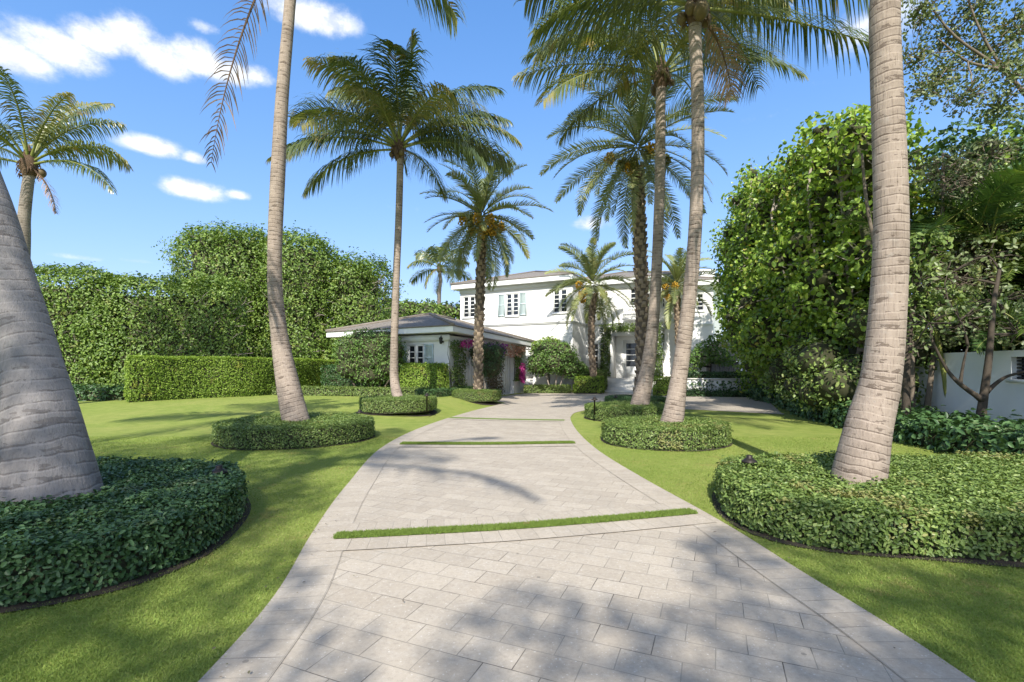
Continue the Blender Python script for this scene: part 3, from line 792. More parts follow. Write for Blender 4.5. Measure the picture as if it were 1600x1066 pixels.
# ================================================================== CLIPPED BEDS AROUND THE PALMS
bed_l = [(-2.9, 5.25), (-2.55, 4.35), (-2.5, 3.7), (-2.75, 3.2), (-3.5, 2.85), (-5.2, 2.5), (-7.4, 2.9), (-8.0, 4.4), (-7.0, 5.7), (-5.0, 5.95), (-3.5, 5.8)]
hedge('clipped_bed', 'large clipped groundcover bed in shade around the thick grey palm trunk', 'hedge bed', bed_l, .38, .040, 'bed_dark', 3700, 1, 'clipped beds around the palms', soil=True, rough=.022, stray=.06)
bed_r = [(2.28, 5.35), (2.15, 4.75), (2.25, 4.25), (2.6, 3.95), (3.3, 3.78), (4.3, 3.6), (6.2, 3.7), (8.0, 4.6), (8.0, 6.0), (6.4, 6.35), (4.6, 6.3), (3.3, 6.25), (2.6, 5.95)]
hedge('clipped_bed', 'large clipped bed at lower right around the tall pale ringed palm trunk', 'hedge bed', bed_r, .37, .040, 'bed', 3700, 2, 'clipped beds around the palms', soil=True, rough=.026, stray=.06)


def round_bed(x0, x1, yb, label, h, mat, seed, leaf=.034, dens=2300, kx=1.0, group='clipped beds around the palms'):
    b = G((x0 + x1) / 2, yb); d, wpx = b[1], x1 - x0
    r = wpx * d / F / 2 / (1 - wpx / F / 2); c = np.array(((x0 + x1) / 2 - CX, F)) * (d + r) / F
    a = np.linspace(0, 2 * math.pi, 14, endpoint=False); rng = np.random.default_rng(seed)
    ou = [(c[0] + r * (1 + rng.normal(0, .02)) * math.cos(t), c[1] + r * kx * (1 + rng.normal(0, .02)) * math.sin(t)) for t in a]
    hedge('clipped_bed', label, 'hedge bed', ou, h, leaf, mat, dens, seed, group, soil=True, rough=.02, stray=.04)
    return c, r


cB, rB = round_bed(352, 578, 704, 'round clipped bed at the foot of the tall left lawn palm, crossed by a shadow', .39, 'bed', 3, .036)
cC, rC = round_bed(562, 681, 651, 'round clipped bed around the slim palm in front of the garage', .40, 'bed', 4, .036)
cD, rD = round_bed(707, 784, 631.5, 'small clipped bed around the date palm beside the garage doors', .42, 'bed', 5, .036)
cG, rG = round_bed(940, 1133, 706, 'round clipped bed around the leaning palm nearest the drive on the right', .40, 'bed', 6, .036)
cF, rF = round_bed(914, 1052, 662, 'round clipped bed just behind the leaning palm bed, around the second curved palm', .42, 'bed', 7, .036)
cE, rE = round_bed(946, 1042, 642, 'dark small clipped bed around the scaly date palm trunk, farthest on the right lawn', .42, 'bed_dark', 8, .036)

for k, poly in enumerate(BEDS):
    c = poly.mean(0); q = c + (poly - c) * (1 + (.055 if k < 2 else .02) / np.linalg.norm(poly - c, axis=1))[:, None]
    zz = float(gl(*c)) + .012
    o = build('soil_bed', np.column_stack([q, gl(q[:, 0], q[:, 1]) + .012]), [[list(range(len(q)))]], M['soil']); tag(o, kind='structure')

# ================================================================== PALMS
# thick grey trunk at the left edge, crown out of frame to the left
pA = [P(90, 768, 4.4), P(72, 690, 4.42), P(49, 575, 4.5), P(12, 430, 4.6), P(-27, 290, 4.7), P(-100, 120, 4.8), P(-250, -120, 5.0), P(-430, -400, 5.2)]
pA[0][2] = 0.0
base = pA[0]
coconut('thick grey palm trunk leaning out of the left edge of the picture', base, pA, [.40, .295, .235, .190, .162, .145, .14, .14], pA[-1] + np.array((-.05, 0, .1)), crown_set(15, 11, (3.2, 3.8)), 11, 'trunk_grey', seg=48, nl=60, bump=.003, ring=.11)
# tall palm of the left lawn, its crown above the picture
pB = [(cB[0] + .02, cB[1] + .1, 0), P(452, 610, 10.45), P(436, 520, 10.5), P(429, 420, 10.5), P(434, 280, 10.5), P(441, 150, 10.5), P(452, 20, 10.5), P(462, -95, 10.5)]
frB = [(97, -6, 4.2, 60), (112, 8, 4.0, 70), (70, 40, 3.8, 85), (120, 34, 3.6, 85), (252, 58, 3.2, 55), (290, 62, 3.4, 55), (325, 66, 3.4, 60), (20, 70, 3.6, 60), (50, 62, 3.4, 65), (170, 64, 3.4, 60), (205, 70, 3.4, 60), (150, 72, 3.4, 60), (0, 56, 3.4, 55), (345, 76, 3.4, 50), (228, 66, 3.3, 55), (85, 72, 3.4, 60)]
coconut('tall slim palm on the left lawn with a dead frond hanging at the top', pB[0], pB, [.30, .245, .17, .145, .15, .13, .115, .115], P(463, -120, 10.5), frB, 12, dead=[(266, -60, 5.4, 22)], nl=84)
# slim palm in front of the garage
pC = [(cC[0] + .1, cC[1] + .15, gl(*cC)), P(617, 600, 16.3), P(616, 540, 16.3), P(619, 440, 16.3), P(623, 340, 16.3), P(625, 265, 16.3), P(625, 240, 16.3)]
frC = [(268, 26, 3.9, 70), (275, 2, 3.6, 55), (255, 42, 3.6, 85), (300, 55, 3.6, 75), (285, 68, 3.8, 70), (330, 70, 3.8, 75), (10, 80, 3.8, 60), (40, 72, 3.8, 75), (65, 62, 4.0, 75), (85, 40, 3.9, 62), (95, 15, 3.9, 55), (110, 8, 3.6, 65), (130, 45, 3.4, 90), (170, 68, 3.6, 100), (205, 60, 3.5, 95), (235, 66, 3.6, 85), (150, 76, 3.6, 95), (350, 40, 3.5, 80), (190, 35, 3.2, 80), (20, 15, 3.4, 60), (72, 25, 4.1, 70), (225, 20, 3.5, 70), (262, 15, 4.1, 62), (100, 28, 4.2, 66), (312, 40, 4.0, 85), (50, 45, 4.0, 85), (280, 80, 3.9, 65), (90, 62, 4.0, 85)]
coconut('slim palm with a full drooping crown in front of the garage', pC[0], pC, [.19, .155, .128, .118, .115, .112, .112], P(623, 232, 16.3), frC, 13, 'trunk', nl=96, leaf=1.1)
# leaning palm nearest the drive on the right
pG = [(cG[0] + .1, cG[1] + .1, 0), P(1052, 650, 10.0), P(1061, 590, 10.0), P(1073, 500, 10.0), P(1084, 390, 10.0), P(1090, 270, 10.0), P(1090, 150, 10.0), P(1086, 60, 10.0), P(1086, 40, 10.0)]
frG = [(86, 24, 4.5, 52), (95, 42, 4.2, 72), (80, 4, 4.5, 34), (60, 55, 3.8, 75), (110, 60, 3.8, 80), (270, 35, 3.7, 72), (262, 12, 3.5, 60), (285, 55, 3.7, 80), (300, 25, 3.6, 65), (240, 60, 3.6, 85), (330, 70, 3.8, 70), (0, 78, 3.8, 60), (30, 60, 3.7, 80), (150, 55, 3.4, 100), (200, 50, 3.4, 95), (180, 75, 3.6, 80), (345, 30, 3.5, 70), (45, 20, 3.6, 60), (225, 30, 3.3, 80)]
coconut('leaning palm nearest the drive on the right, with the highest crown', pG[0], pG, [.27, .22, .165, .145, .135, .13, .125, .125, .125], P(1087, 10, 10.0), frG, 14, nl=96, leaf=1.15, dead=[(60, -15, 1.8, 70)])
# second curved palm just behind it
pF = [(cF[0] + .35, cF[1] + .15, 0), P(1000, 632, 14.3), P(1012, 575, 14.3), P(1021, 500, 14.3), P(1027, 400, 14.3), P(1031, 280, 14.3), P(1032, 170, 14.3), P(1033, 130, 14.3)]
frF = [(272, 38, 4.2, 70), (282, 22, 4.3, 45), (262, 8, 3.8, 60), (292, 55, 4.0, 75), (250, 52, 3.7, 85), (310, 68, 4.0, 70), (340, 76, 4.2, 60), (20, 70, 4.0, 70), (85, 35, 4.1, 50), (95, 18, 4.2, 42), (70, 50, 3.9, 75), (105, 55, 3.7, 85), (135, 45, 3.5, 90), (215, 55, 3.5, 95), (175, 70, 3.6, 90), (0, 45, 3.6, 75), (45, 25, 3.6, 60), (300, 5, 3.5, 55), (235, 22, 3.4, 75), (160, 30, 3.2, 80)]
coconut('curved palm standing just behind the leaning one on the right lawn', pF[0], pF, [.34, .28, .205, .165, .152, .148, .145, .14], P(1033, 118, 14.3), frF, 15, nl=84)
# big ringed trunk at the right
pH = [P(1332, 742, 5.02), P(1356, 672, 5.05), P(1376, 590, 5.05), P(1387, 480, 5.05), P(1392, 360, 5.05), P(1389, 220, 5.05), P(1384, 90, 5.05), P(1383, 0, 5.05), P(1392, -160, 5.1), P(1412, -330, 5.15), P(1440, -520, 5.2)]
pH[0][2] = 0
frH = crown_set(17, 16, (3.4, 4.0), 80, -10)
coconut('tall pale ringed palm trunk in the foreground at right', pH[0], pH, [.265, .21, .178, .163, .152, .145, .136, .133, .13, .13, .13], pH[-1] + np.array((.02, 0, .12)), frH, 16, seg=56, nl=70, bump=.007, ring=.085)
# far left palm behind the thick trunk
pL = [P(30, 470, 15.0), P(36, 400, 15), P(38, 340, 15), P(44, 285, 15), P(47, 270, 15)]
pL[0] = np.array((pL[0][0] - .1, 15, .25))
frL = [(88, 32, 3.1, 75), (95, 12, 2.9, 72), (80, 55, 2.9, 60), (60, 72, 3.0, 55), (20, 78, 3.2, 50), (340, 70, 3.0, 65), (300, 60, 3.0, 75), (275, 35, 3.0, 75), (262, 15, 2.9, 70), (150, 70, 3.0, 70), (200, 60, 3.0, 85), (235, 50, 3.0, 80), (110, 62, 2.9, 70), (40, 48, 2.8, 80), (320, 25, 2.8, 70), (180, 35, 2.7, 80)]
coconut('small palm at the left edge behind the thick grey trunk', pL[0], pL, [.2, .17, .155, .14, .13], P(45, 258, 15), frL, 17, 'trunk_far', leaf=.62, nl=66, coconuts=2, dead=[(100, -30, 1.7, 50)])
# distant palm behind the garage
pM = [P(686, 520, 46), P(686, 470, 46), P(688, 440, 46), P(687, 424, 46)]
pM[0][2] = 0
coconut('distant palm rising behind the garage roof', pM[0], pM, [.22, .19, .17, .16], P(687, 420, 46), crown_set(15, 18, (3.0, 3.5), 82, -20), 18, 'trunk_far', nl=42, seg=14, coconuts=1, wid=.07)

# date palms
pD = [(cD[0] + .05, cD[1] + .2, gl(*cD)), P(747, 560, cD[1] + .2), P(750, 460, cD[1] + .2), P(753, 372, cD[1] + .2)]
date_palm('date palm with orange fruit bunches beside the garage doors', pD[0], pD, .215, P(753, 340, cD[1] + .2), 46, 2.75, 21, bunches=9, green=4, low=-62)
pE = [(cE[0] + .1, cE[1] + .2, 0), P(1003, 590, cE[1] + .2), P(1003, 480, cE[1] + .2), P(1000, 380, cE[1] + .2), P(996, 262, cE[1] + .2)]
date_palm('tallest date palm with a dark scaly trunk behind the curved palms', pE[0], pE, .265, P(996, 232, cE[1] + .2), 48, 3.7, 22, bunches=4, green=6, low=-58, leaf=.5, nl=70)
pI = [P(927, 592, 28), P(924, 520, 28), P(927, 460, 28)]
date_palm('small date palm with yellow fruit against the house left of the entrance', P(927, 592, 28), pI, .21, P(926, 443, 28), 38, 2.75, 23, bunches=5, green=0, low=-52, nl=50, wid=.045)
pJ = [P(1061, 592, 28.4), P(1060, 520, 28.4), P(1057, 462, 28.4)]
date_palm('small date palm with yellow fruit against the house right of the entrance', P(1061, 592, 28.4), pJ, .21, P(1057, 446, 28.4), 36, 2.6, 24, bunches=5, green=0, low=-52, nl=50, wid=.045)

# ================================================================== HOUSE AND GARAGE
class Wall:
    """a facade from p0 to p1 (left to right as seen), outward normal towards the viewer"""
    def __init__(s, p0, p1):
        s.p0 = np.array(p0[:2], float); s.p1 = np.array(p1[:2], float); s.L = np.linalg.norm(s.p1 - s.p0); s.e = (s.p1 - s.p0) / s.L; s.n = np.array((s.e[1], -s.e[0]))
    def f(s, a, d, z):
        q = s.p0 + s.e * a + s.n * d; return (q[0], q[1], z)
    def s_at(s, px):
        k = (px - CX) / F; return (k * s.p0[1] - s.p0[0]) / (s.e[0] - k * s.e[1])
    def z_at(s, px, py):
        q = s.p0 + s.e * s.s_at(px); return CH - q[1] * (py - HZ) / F
    def span(s, x0, x1, y0, y1):
        xm = (x0 + x1) / 2; return s.s_at(x0), s.s_at(x1), s.z_at(xm, y1), s.z_at(xm, y0)
    def panel(s, mb, z0, z1, holes, rev=.16, z1b=None):
        ss = sorted({0, s.L, *[h[0] for h in holes], *[h[1] for h in holes]}); zs = sorted({z0, z1, *[h[2] for h in holes], *[h[3] for h in holes]})
        for a, b in zip(ss, ss[1:]):
            for c, d in zip(zs, zs[1:]):
                m_ = ((a + b) / 2, (c + d) / 2)
                if any(h[0] < m_[0] < h[1] and h[2] < m_[1] < h[3] for h in holes): continue
                mb.add([s.f(a, 0, c), s.f(b, 0, c), s.f(b, 0, d), s.f(a, 0, d)], [(0, 1, 2, 3)])
        for a, b, c, d in holes:
            mb.add([s.f(a, 0, c), s.f(b, 0, c), s.f(b, 0, d), s.f(a, 0, d), s.f(a, -rev, c), s.f(b, -rev, c), s.f(b, -rev, d), s.f(a, -rev, d)], [(0, 4, 5, 1), (1, 5, 6, 2), (2, 6, 7, 3), (3, 7, 4, 0)])


def window(wl, h, root, rows=5, leaves_=2, shutters=(), sill=True):
    a, b, c, d = h; mb = MB(); fw = .075
    for x0, x1, z0, z1 in ((a, b, c, c + fw), (a, b, d - fw, d), (a, a + fw, c + fw, d - fw), (b - fw, b, c + fw, d - fw)): mb.box((x0, -.10, z0), (x1, -.03, z1), wl.f)
    n = leaves_
    for k in range(1, n): xm = a + (b - a) * k / n; mb.box((xm - .085, -.098, c + fw), (xm + .085, -.028, d - fw), wl.f)
    for r_ in range(1, rows):
        z = c + fw + (d - c - 2 * fw) * r_ / rows
        for k in range(n): mb.box((a + (b - a) * k / n + (.085 if k else fw), -.095, z - .022), (a + (b - a) * (k + 1) / n - (.085 if k < n - 1 else fw), -.045, z + .022), wl.f)
    if sill: mb.box((a - .06, -.10, c - .07), (b + .06, .07, c - .003), wl.f)
    fr = mb.build('window', M['trim'], root)
    g_ = MB()
    for k in range(n):
        g_.add([wl.f(a + (b - a) * k / n, -.075, c), wl.f(a + (b - a) * (k + 1) / n, -.075, c), wl.f(a + (b - a) * (k + 1) / n, -.075, d), wl.f(a + (b - a) * k / n, -.075, d)], [(0, 1, 2, 3)])
    g_.build('pane', M['glass'], fr)
    for side in shutters:
        sw = (b - a) * .55; x0 = a - sw - .06 if side < 0 else b + .06; m2 = MB()
        for q in ((x0, x0 + .06, c, d), (x0 + sw - .06, x0 + sw, c, d), (x0 + .06, x0 + sw - .06, c, c + .09), (x0 + .06, x0 + sw - .06, d - .09, d), (x0 + .06, x0 + sw - .06, (c + d) / 2 - .05, (c + d) / 2 + .05)): m2.box((q[0], .005, q[2]), (q[1], .055, q[3]), wl.f)
        z = c + .1
        while z < d - .12:
            if abs(z - (c + d) / 2) > .07: m2.box((x0 + .06, .012, z), (x0 + sw - .06, .040, z + .042), wl.f)
            z += .06
        m2.build('shutter', M['shutter'], root)


def hip_roof(root, q, ez, pitch, fascia=.24, ridge_in=None):
    """q: eave corners front-left, front-right, back-right, back-left; ez: eave (fascia bottom) height of each"""
    q = [np.array(v[:2], float) for v in q]; ez = list(ez)
    w1, w2 = np.linalg.norm(q[1] - q[0]), np.linalg.norm(q[3] - q[0])
    t = [z + fascia for z in ez]
    E = [np.array((*v, z)) for v, z in zip(q, t)]
    if w1 > w2:
        i0 = w2 / 2 / w1; ra = (E[0] + E[3]) / 2 + (E[1] - E[0]) * i0; rb = (E[1] + E[2]) / 2 - (E[1] - E[0]) * i0; up = w2 / 2 * math.tan(R(pitch))
    else:
        i0 = w1 / 2 / w2; ra = (E[0] + E[1]) / 2 + (E[3] - E[0]) * i0; rb = (E[3] + E[2]) / 2 - (E[3] - E[0]) * i0; up = w1 / 2 * math.tan(R(pitch))
    ra = ra + np.array((0, 0, up)); rb = rb + np.array((0, 0, up)); V = E + [ra, rb]
    mb = MB()
    c = sum(q) / 4
    up_ = np.array((0, 0, .05))
    Vt = [v + up_ + (np.r_[unit(v[:2] - c), 0] * .04 if k < 4 else 0) for k, v in enumerate(V)]
    polys = ([(0, 1, 5, 4), (2, 3, 4, 5)], [(1, 2, 5), (3, 0, 4)]) if w1 > w2 else ([(1, 2, 5, 4), (3, 0, 4, 5)], [(0, 1, 4), (2, 3, 5)])
    mb.add(Vt, *polys)
    n = 4
    mb.add(Vt[:4] + [v - np.array((0, 0, .05)) for v in Vt[:4]], [((k + 1) % 4, k, k + 4, (k + 1) % 4 + 4) for k in range(4)])
    # hip and ridge caps
    for a_, b_ in (((0, 4), (3, 4), (1, 5), (2, 5), (4, 5)) if w1 > w2 else ((0, 4), (1, 4), (2, 5), (3, 5), (4, 5))):
        mb.tube([Vt[a_] + np.array((0, 0, .01)), Vt[b_] + np.array((0, 0, .01))], [.08, .08], 6)
    rf = mb.build('roof', M['roof'], root)
    fb = MB()
    lo = [np.array((*v, z)) for v, z in zip(q, ez)]
    for k in range(4):
        a_, b_ = lo[k], lo[(k + 1) % 4]; f3 = np.array((0, 0, fascia))
        fb.add([a_, b_, b_ + f3, a_ + f3], [(0, 1, 2, 3)])
    fb.add([v + np.array((0, 0, .003)) for v in lo], [(3, 2, 1, 0)])
    # a moulding under the soffit
    fb.build('fascia', M['trim'], root)
    return rf


def shrink(q, m_):
    q = [np.array(v[:2], float) for v in q]; o_ = []
    for k in range(4):
        a_, b_, c_ = q[k - 1], q[k], q[(k + 1) % 4]; e1, e2 = unit(a_ - b_), unit(c_ - b_); sn = abs(e1[0] * e2[1] - e1[1] * e2[0])
        o_.append(b_ + (e1 + e2) * m_ / sn)
    return o_


# ---- garage wing
gC, gL, gR = np.array((-2.56, 21.0)), np.array((-9.22, 24.0)), np.array((1.51, 30.0)); gB = gL + gR - gC
garage = thing('garage', (*((gC + gL + gR + gB) / 4), 0), 'low white garage wing with a hipped shingle roof and bougainvillea over its doors', 'garage')
hip_roof(garage, [gL, gC, gR, gB], [3.02, 3.085, 2.80, 2.80], 17)
wL, wC, wR, wB = shrink([gL, gC, gR, gB], .5)
front, side = Wall(wL, wC), Wall(wC, wR)
gw = MB()
h1 = front.span(637, 662, 538.5, 580)
front.panel(gw, -.1, 3.0, [h1])
d1 = list(side.span(724, 761, 553, 612)); d2 = list(side.span(776, 803, 551, 612))
d1 = [d1[0], d1[1], .02, 2.25]; d2 = [d2[0], d2[1], .02, 2.25]
side.panel(gw, -.1, 2.95, [d1, d2], .35)
Wall(wR, wB).panel(gw, -.1, 2.8, []); Wall(wB, wL).panel(gw, -.1, 2.8, [])
gw.build('wall', M['white'], garage)
cz = MB(); cz.box((-.03, .003, 2.72), (front.L + .05, .09, 2.96), front.f); cz.build('cornice', M['trim'], garage)
window(front, h1, garage, 4, 2, (1, -1))
for dd in (d1, d2):
    mb = MB(); a, b, c, d = dd; mb.box((a, -.34, c), (b, -.26, d), side.f); n = max(2, int((b - a) / .28))
    for k in range(n):
        x0 = a + (b - a) * k / n; mb.box((x0 + .012, -.259, c + .02), (x0 + (b - a) / n - .012, -.235, d - .02), side.f)
    mb.build('garage_door', M['door'], garage)
lm = MB(); a = front.s_at(692); z = front.z_at(692, 534); lm.box((a - .05, .004, z - .05), (a + .05, .03, z + .25), front.f)
lm.tube([front.f(a, .03, z + .2), front.f(a, .14, z + .26), front.f(a, .17, z + .18)], [.014] * 3, 5)
q = front.f(a, .17, z - .08); lm.lathe(q, [(.03, -.03), (.06, 0), (.085, .2), (.09, .22), (.02, .3), (.0, .31)], 8)
lm.build('wall_lamp', M['metal'], garage)

# ---- main house: left wing, recessed centre, set back right bay
u_ = np.array((.447, .894))
hWL, hK = np.array((-4.19, 33.3)), np.array((3.69, 29.3)); hK2, hE1 = np.array((4.92, 31.8)), np.array((10.4, 29.05)); hS1, hS2 = np.array((10.9, 31.8)), np.array((13.25, 30.85))
house = thing('house', (4, 36, 0), 'two storey white stucco house at the end of the drive with pale blue shutters', 'house')
EZ = 6.9
hip_roof(house, [hWL, hK, hK + u_ * 10, hWL + u_ * 10], [EZ] * 4, 16, .30)
hip_roof(house, [hK2 - (hE1 - hK2) * .5, hE1, hE1 + u_ * 9, hK2 - (hE1 - hK2) * .5 + u_ * 9], [EZ] * 4, 15, .30)
hip_roof(house, [hS1 - (hS2 - hS1) * 1.2, hS2, hS2 + u_ * 6, hS1 - (hS2 - hS1) * 1.2 + u_ * 6], [EZ - .02] * 4, 15, .30)
ov = .45
e_ = np.array((.894, -.447))
A0, A1 = hWL + u_ * ov + e_ * ov, hK + u_ * ov - e_ * (ov * .4)
B1 = A1 + u_ * 2.7
C1 = hE1 + u_ * ov - e_ * .3
B1 = B1 if True else None
lw, sw_ = Wall(A0, A1), Wall(A1, B1)
cw = Wall(B1, C1); D1 = hS1 + u_ * ov; sb = Wall(C1, D1); rw = Wall(D1, hS2 + u_ * ov - e_ * .4); bk = Wall(rw.p1, rw.p1 + u_ * 9)
H = MB()
wins = [lw.span(723.5, 742.5, 463, 496.5), lw.span(790.5, 810.5, 458.5, 494), lw.span(864, 886.5, 452, 489)]
lw.panel(H, -.1, EZ + .15, wins); sw_.panel(H, -.1, EZ + .15, [])
cu = [cw.span(928, 944, 452, 481), cw.span(984, 1008, 449, 482), cw.span(1034, 1046, 452, 481)]; cl = [cw.span(925, 947, 536, 577)]
door_px = (973, 1003)
cd_ = list(cw.span(door_px[0], door_px[1], 531, 592)); cd_[2] = .86
cw.panel(H, -.1, EZ + .15, cu + cl + [cd_])
sb.panel(H, -.1, EZ + .15, [])
rwin = [rw.span(1088, 1100, 458, 486)]
rw.panel(H, -.1, EZ + .15, rwin); bk.panel(H, -.1, EZ + .15, [])
Wall(A0 + u_ * 9, A0).panel(H, -.1, EZ + .15, [])
Wall(bk.p1, A0 + u_ * 9).panel(H, -.1, EZ + .15, [])
H.build('wall', M['white'], house)
T_ = MB()
for wl, a, b in ((lw, 0, lw.L + .05), (sw_, .055, sw_.L - .055), (cw, .0, cw.L), (rw, 0, rw.L)):
    T_.box((a, .003, 4.28), (b, .055, 4.36), wl.f); T_.box((a, .003, 4.36), (b, .09, 4.42), wl.f)
    T_.box((a, .003, EZ - .28), (b, .10, EZ - .006), wl.f)
T_.build('string_course', M['trim'], house)
window(lw, wins[0], house, 5, 2); window(lw, wins[1], house, 5, 2, (-1, 1)); window(lw, wins[2], house, 5, 2)
for q in cu: window(cw, q, house, 4, 2)
window(cw, cl[0], house, 4, 2); window(rw, rwin[0], house, 4, 1)
# chimney
q = np.array(P(1103, 440, 33)); mb = MB(); mb.box((q[0] - .45, 32.6, 6.6), (q[0] + .45, 33.6, 8.0)); mb.box((q[0] - .52, 32.53, 8.0), (q[0] + .52, 33.67, 8.14)); mb.build('chimney', M['wallgrey'], house)
# front door
mb = MB(); a, b, c, d = cd_
for x0, x1, z0, z1 in ((a, a + .09, c, d), (b - .09, b, c, d), (a + .09, b - .09, d - .09, d)): mb.box((x0, -.12, z0), (x1, -.02, z1), cw.f)
la, lb_ = a + .09, b - .09; gz = c + (d - c) * .30
mb.box((la, -.10, c), (lb_, -.05, gz), cw.f); mb.box((la, -.10, gz), (la + .12, -.05, d - .09), cw.f); mb.box((lb_ - .12, -.10, gz), (lb_, -.05, d - .09), cw.f); mb.box((la + .12, -.10, d - .22), (lb_ - .12, -.05, d - .09), cw.f)
for k in range(1, 4): z = gz + (d - .22 - gz) * k / 4; mb.box((la + .12, -.095, z - .022), (lb_ - .12, -.055, z + .022), cw.f)
mb.box((la + .14, -.049, c + .12), (lb_ - .14, -.038, gz - .12), cw.f)
fd = mb.build('front_door', M['door'], house)
mb = MB(); mb.add([cw.f(la + .1, -.075, gz), cw.f(lb_ - .1, -.075, gz), cw.f(lb_ - .1, -.075, d - .2), cw.f(la + .1, -.075, d - .2)], [(0, 1, 2, 3)]); mb.build('pane', M['glass'], fd)
# portico: a deep white frame round the door
pa, pb = cw.s_at(951), cw.s_at(1036); oa, ob = cw.s_at(963), cw.s_at(1022); PT = 3.95
mb = MB(); dp = 1.15
mb.box((pa, .005, .8), (oa, dp, PT), cw.f); mb.box((ob, .005, .8), (pb, dp, PT), cw.f); mb.box((oa, .005, PT - .42), (ob, dp, PT), cw.f)
mb.box((pa - .06, .004, PT), (pb + .06, dp + .08, PT + .12), cw.f)
mb.build('portico', M['white'], house)
# balcony rail above the portico
mb = MB(); a, b = cu[1][0] - .25, cu[1][1] + .25; z0 = cw.z_at(995, 498)
for x in np.linspace(a, b, 13): mb.box((x - .012, .50, z0), (x + .012, .524, z0 + .75), cw.f)
mb.box((a - .03, .49, z0 + .75), (b + .03, .54, z0 + .80), cw.f); mb.box((a - .03, .495, z0 + .06), (b + .03, .53, z0 + .09), cw.f); mb.box((a - .1, .056, z0 - .10), (b + .1, .6, z0), cw.f)
for x0, x1 in ((a, (a + b) / 2), ((a + b) / 2, b)):
    mb.tube([cw.f(x0, .53, z0 + .1), cw.f(x1, .53, z0 + .74)], [.012, .012], 4); mb.tube([cw.f(x0, .545, z0 + .74), cw.f(x1, .545, z0 + .1)], [.012, .012], 4)
mb.build('balcony_rail', M['trim'], house)

# entrance platform and steps
step_w = Wall(cw.f(cw.s_at(946), 0, 0)[:2], cw.f(cw.s_at(1036), 0, 0)[:2])
st = thing('entrance_steps', step_w.f(step_w.L / 2, 3, 0), 'white stone steps rising to the front door between low cheek walls', 'steps')
mb = MB(); nst = 5
mb.box((-.1, .004, 0), (step_w.L + .1, 1.7, .84), step_w.f)
for k in range(nst): mb.box((0, 1.7 + .32 * k + .002, 0), (step_w.L, 1.7 + .32 * (k + 1), .84 - .168 * (k + .0) - .15 + .0), step_w.f)
mb.build('treads', M['stone'], st)
mb = MB()
for x0, x1 in ((-.55, -.105), (step_w.L + .105, step_w.L + .55)): mb.box((x0, .004, 0), (x1, 2.3, .82), step_w.f); mb.box((x0 - .04, .004, .82), (x1 + .0, 2.36, .89), step_w.f)
mb.build('cheek_wall', M['white'], st)

# ivy round the portico
def vine(name, label, boxes, leaf, mat, dens, seed, wl, group=None, mats=()):
    rng = np.random.default_rng(seed); c = boxes[0]
    root = thing(name, wl.f((c[0] + c[1]) / 2, c[2], c[4]), label, 'climbing plant', group)
    def pts(bx):
        P_, N_ = [], []
        for (a, b, d0, d1, z0, z1) in bx:
            n = int(((b - a) * (z1 - z0) + (d1 - d0) * (z1 - z0) + (b - a) * (d1 - d0)) * dens)
            s = rng.uniform(a, b, n); z = rng.uniform(z0, z1, n); d = d0 + (d1 - d0) * rng.beta(3, 1.5, n)
            # ragged outline
            s = a + (b - a) * np.clip((s - a) / (b - a) + .10 * np.sin(z * 5 + seed) + rng.normal(0, .06, n), -.15, 1.15)
            q = np.array([wl.f(x, y, w_) for x, y, w_ in zip(s, d, z)]); P_.append(q); nn = np.tile((*wl.n, .1), (n, 1)) + (((s - (a + b) / 2) / (b - a))[:, None]) * np.array((*wl.e, 0)) * 1.6; N_.append(unit(nn))
        return np.vstack(P_), np.vstack(N_)
    p, n = pts(boxes); V, Q, rr = leaves(p, n, leaf, leaf * .65, rng, .6)
    build('foliage', V, [Q], M[mat], root, rnd=rr)
    tw = MB()
    for (a, b, d0, d1, z0, z1) in boxes:
        for k in range(4):
            x = a + (b - a) * (k + .5) / 4; tw.tube(branch_path(wl.f(x, d0 + .02, z0), wl.f(x + rng.normal(0, .1), d0 + .05, z1), rng, .1), [.022] * 4 + [.012] * 4, 5, False)
    tw.build('stems', M['bark_dark'], root)
    for mname, bx, dn in mats:
        p, n = pts(bx); kp = rng.uniform(0, 1, len(p)) < dn; p, n = p[kp], n[kp]; p = p + lump(p, 6, seed, .06)[:, None] * (0, 0, 1); V, Q, rr = leaves(p, n, leaf * .95, leaf * .75, rng, .9); build('blossom', V, [Q], M[mname], root, rnd=rr)
    return root


vine('wall_ivy', 'dark ivy trained as a frame round the white entrance portico', [(pa - .2, oa - .10, dp, dp + .22, .95, PT + .28), (ob + .10, pb + .2, dp, dp + .22, .95, PT + .28), (oa - .1, ob + .1, dp + .05, dp + .24, PT - .22, PT + .32)], .11, 'vine', 330, 41, cw)
vine('wall_ivy', 'ivy patch growing up beneath the ground floor window left of the entrance', [(cl[0][0] - .15, cl[0][1] + .2, .02, .16, .7, cl[0][2] + .1)], .11, 'vine', 300, 42, cw)
zt = 2.75
vine('bougainvillea', 'bougainvillea on the garage corner post, green with magenta blossom near the eave', [(.02, side.s_at(722), .02, .28, .1, zt)], .09, 'vine', 420, 43, side, 'bougainvillea on the garage', [('pink', [(.5, side.s_at(728), .1, .45, zt - .3, zt + .02), (side.s_at(722), side.s_at(745), .15, .5, zt - .18, zt + .04)], .42)])
vine('bougainvillea', 'bougainvillea column between the two garage doors with purple blossom on top', [(d1[1] - .25, d2[0] + .1, .02, .38, .05, zt - .1)], .09, 'vine_dry', 420, 44, side, 'bougainvillea on the garage', [('purple', [(d1[1] - .9, d2[0] + .1, .15, .6, zt - .5, zt + .04), (d1[1] - .4, d2[0] - .1, .2, .65, zt - .75, zt - .3)], .5)])
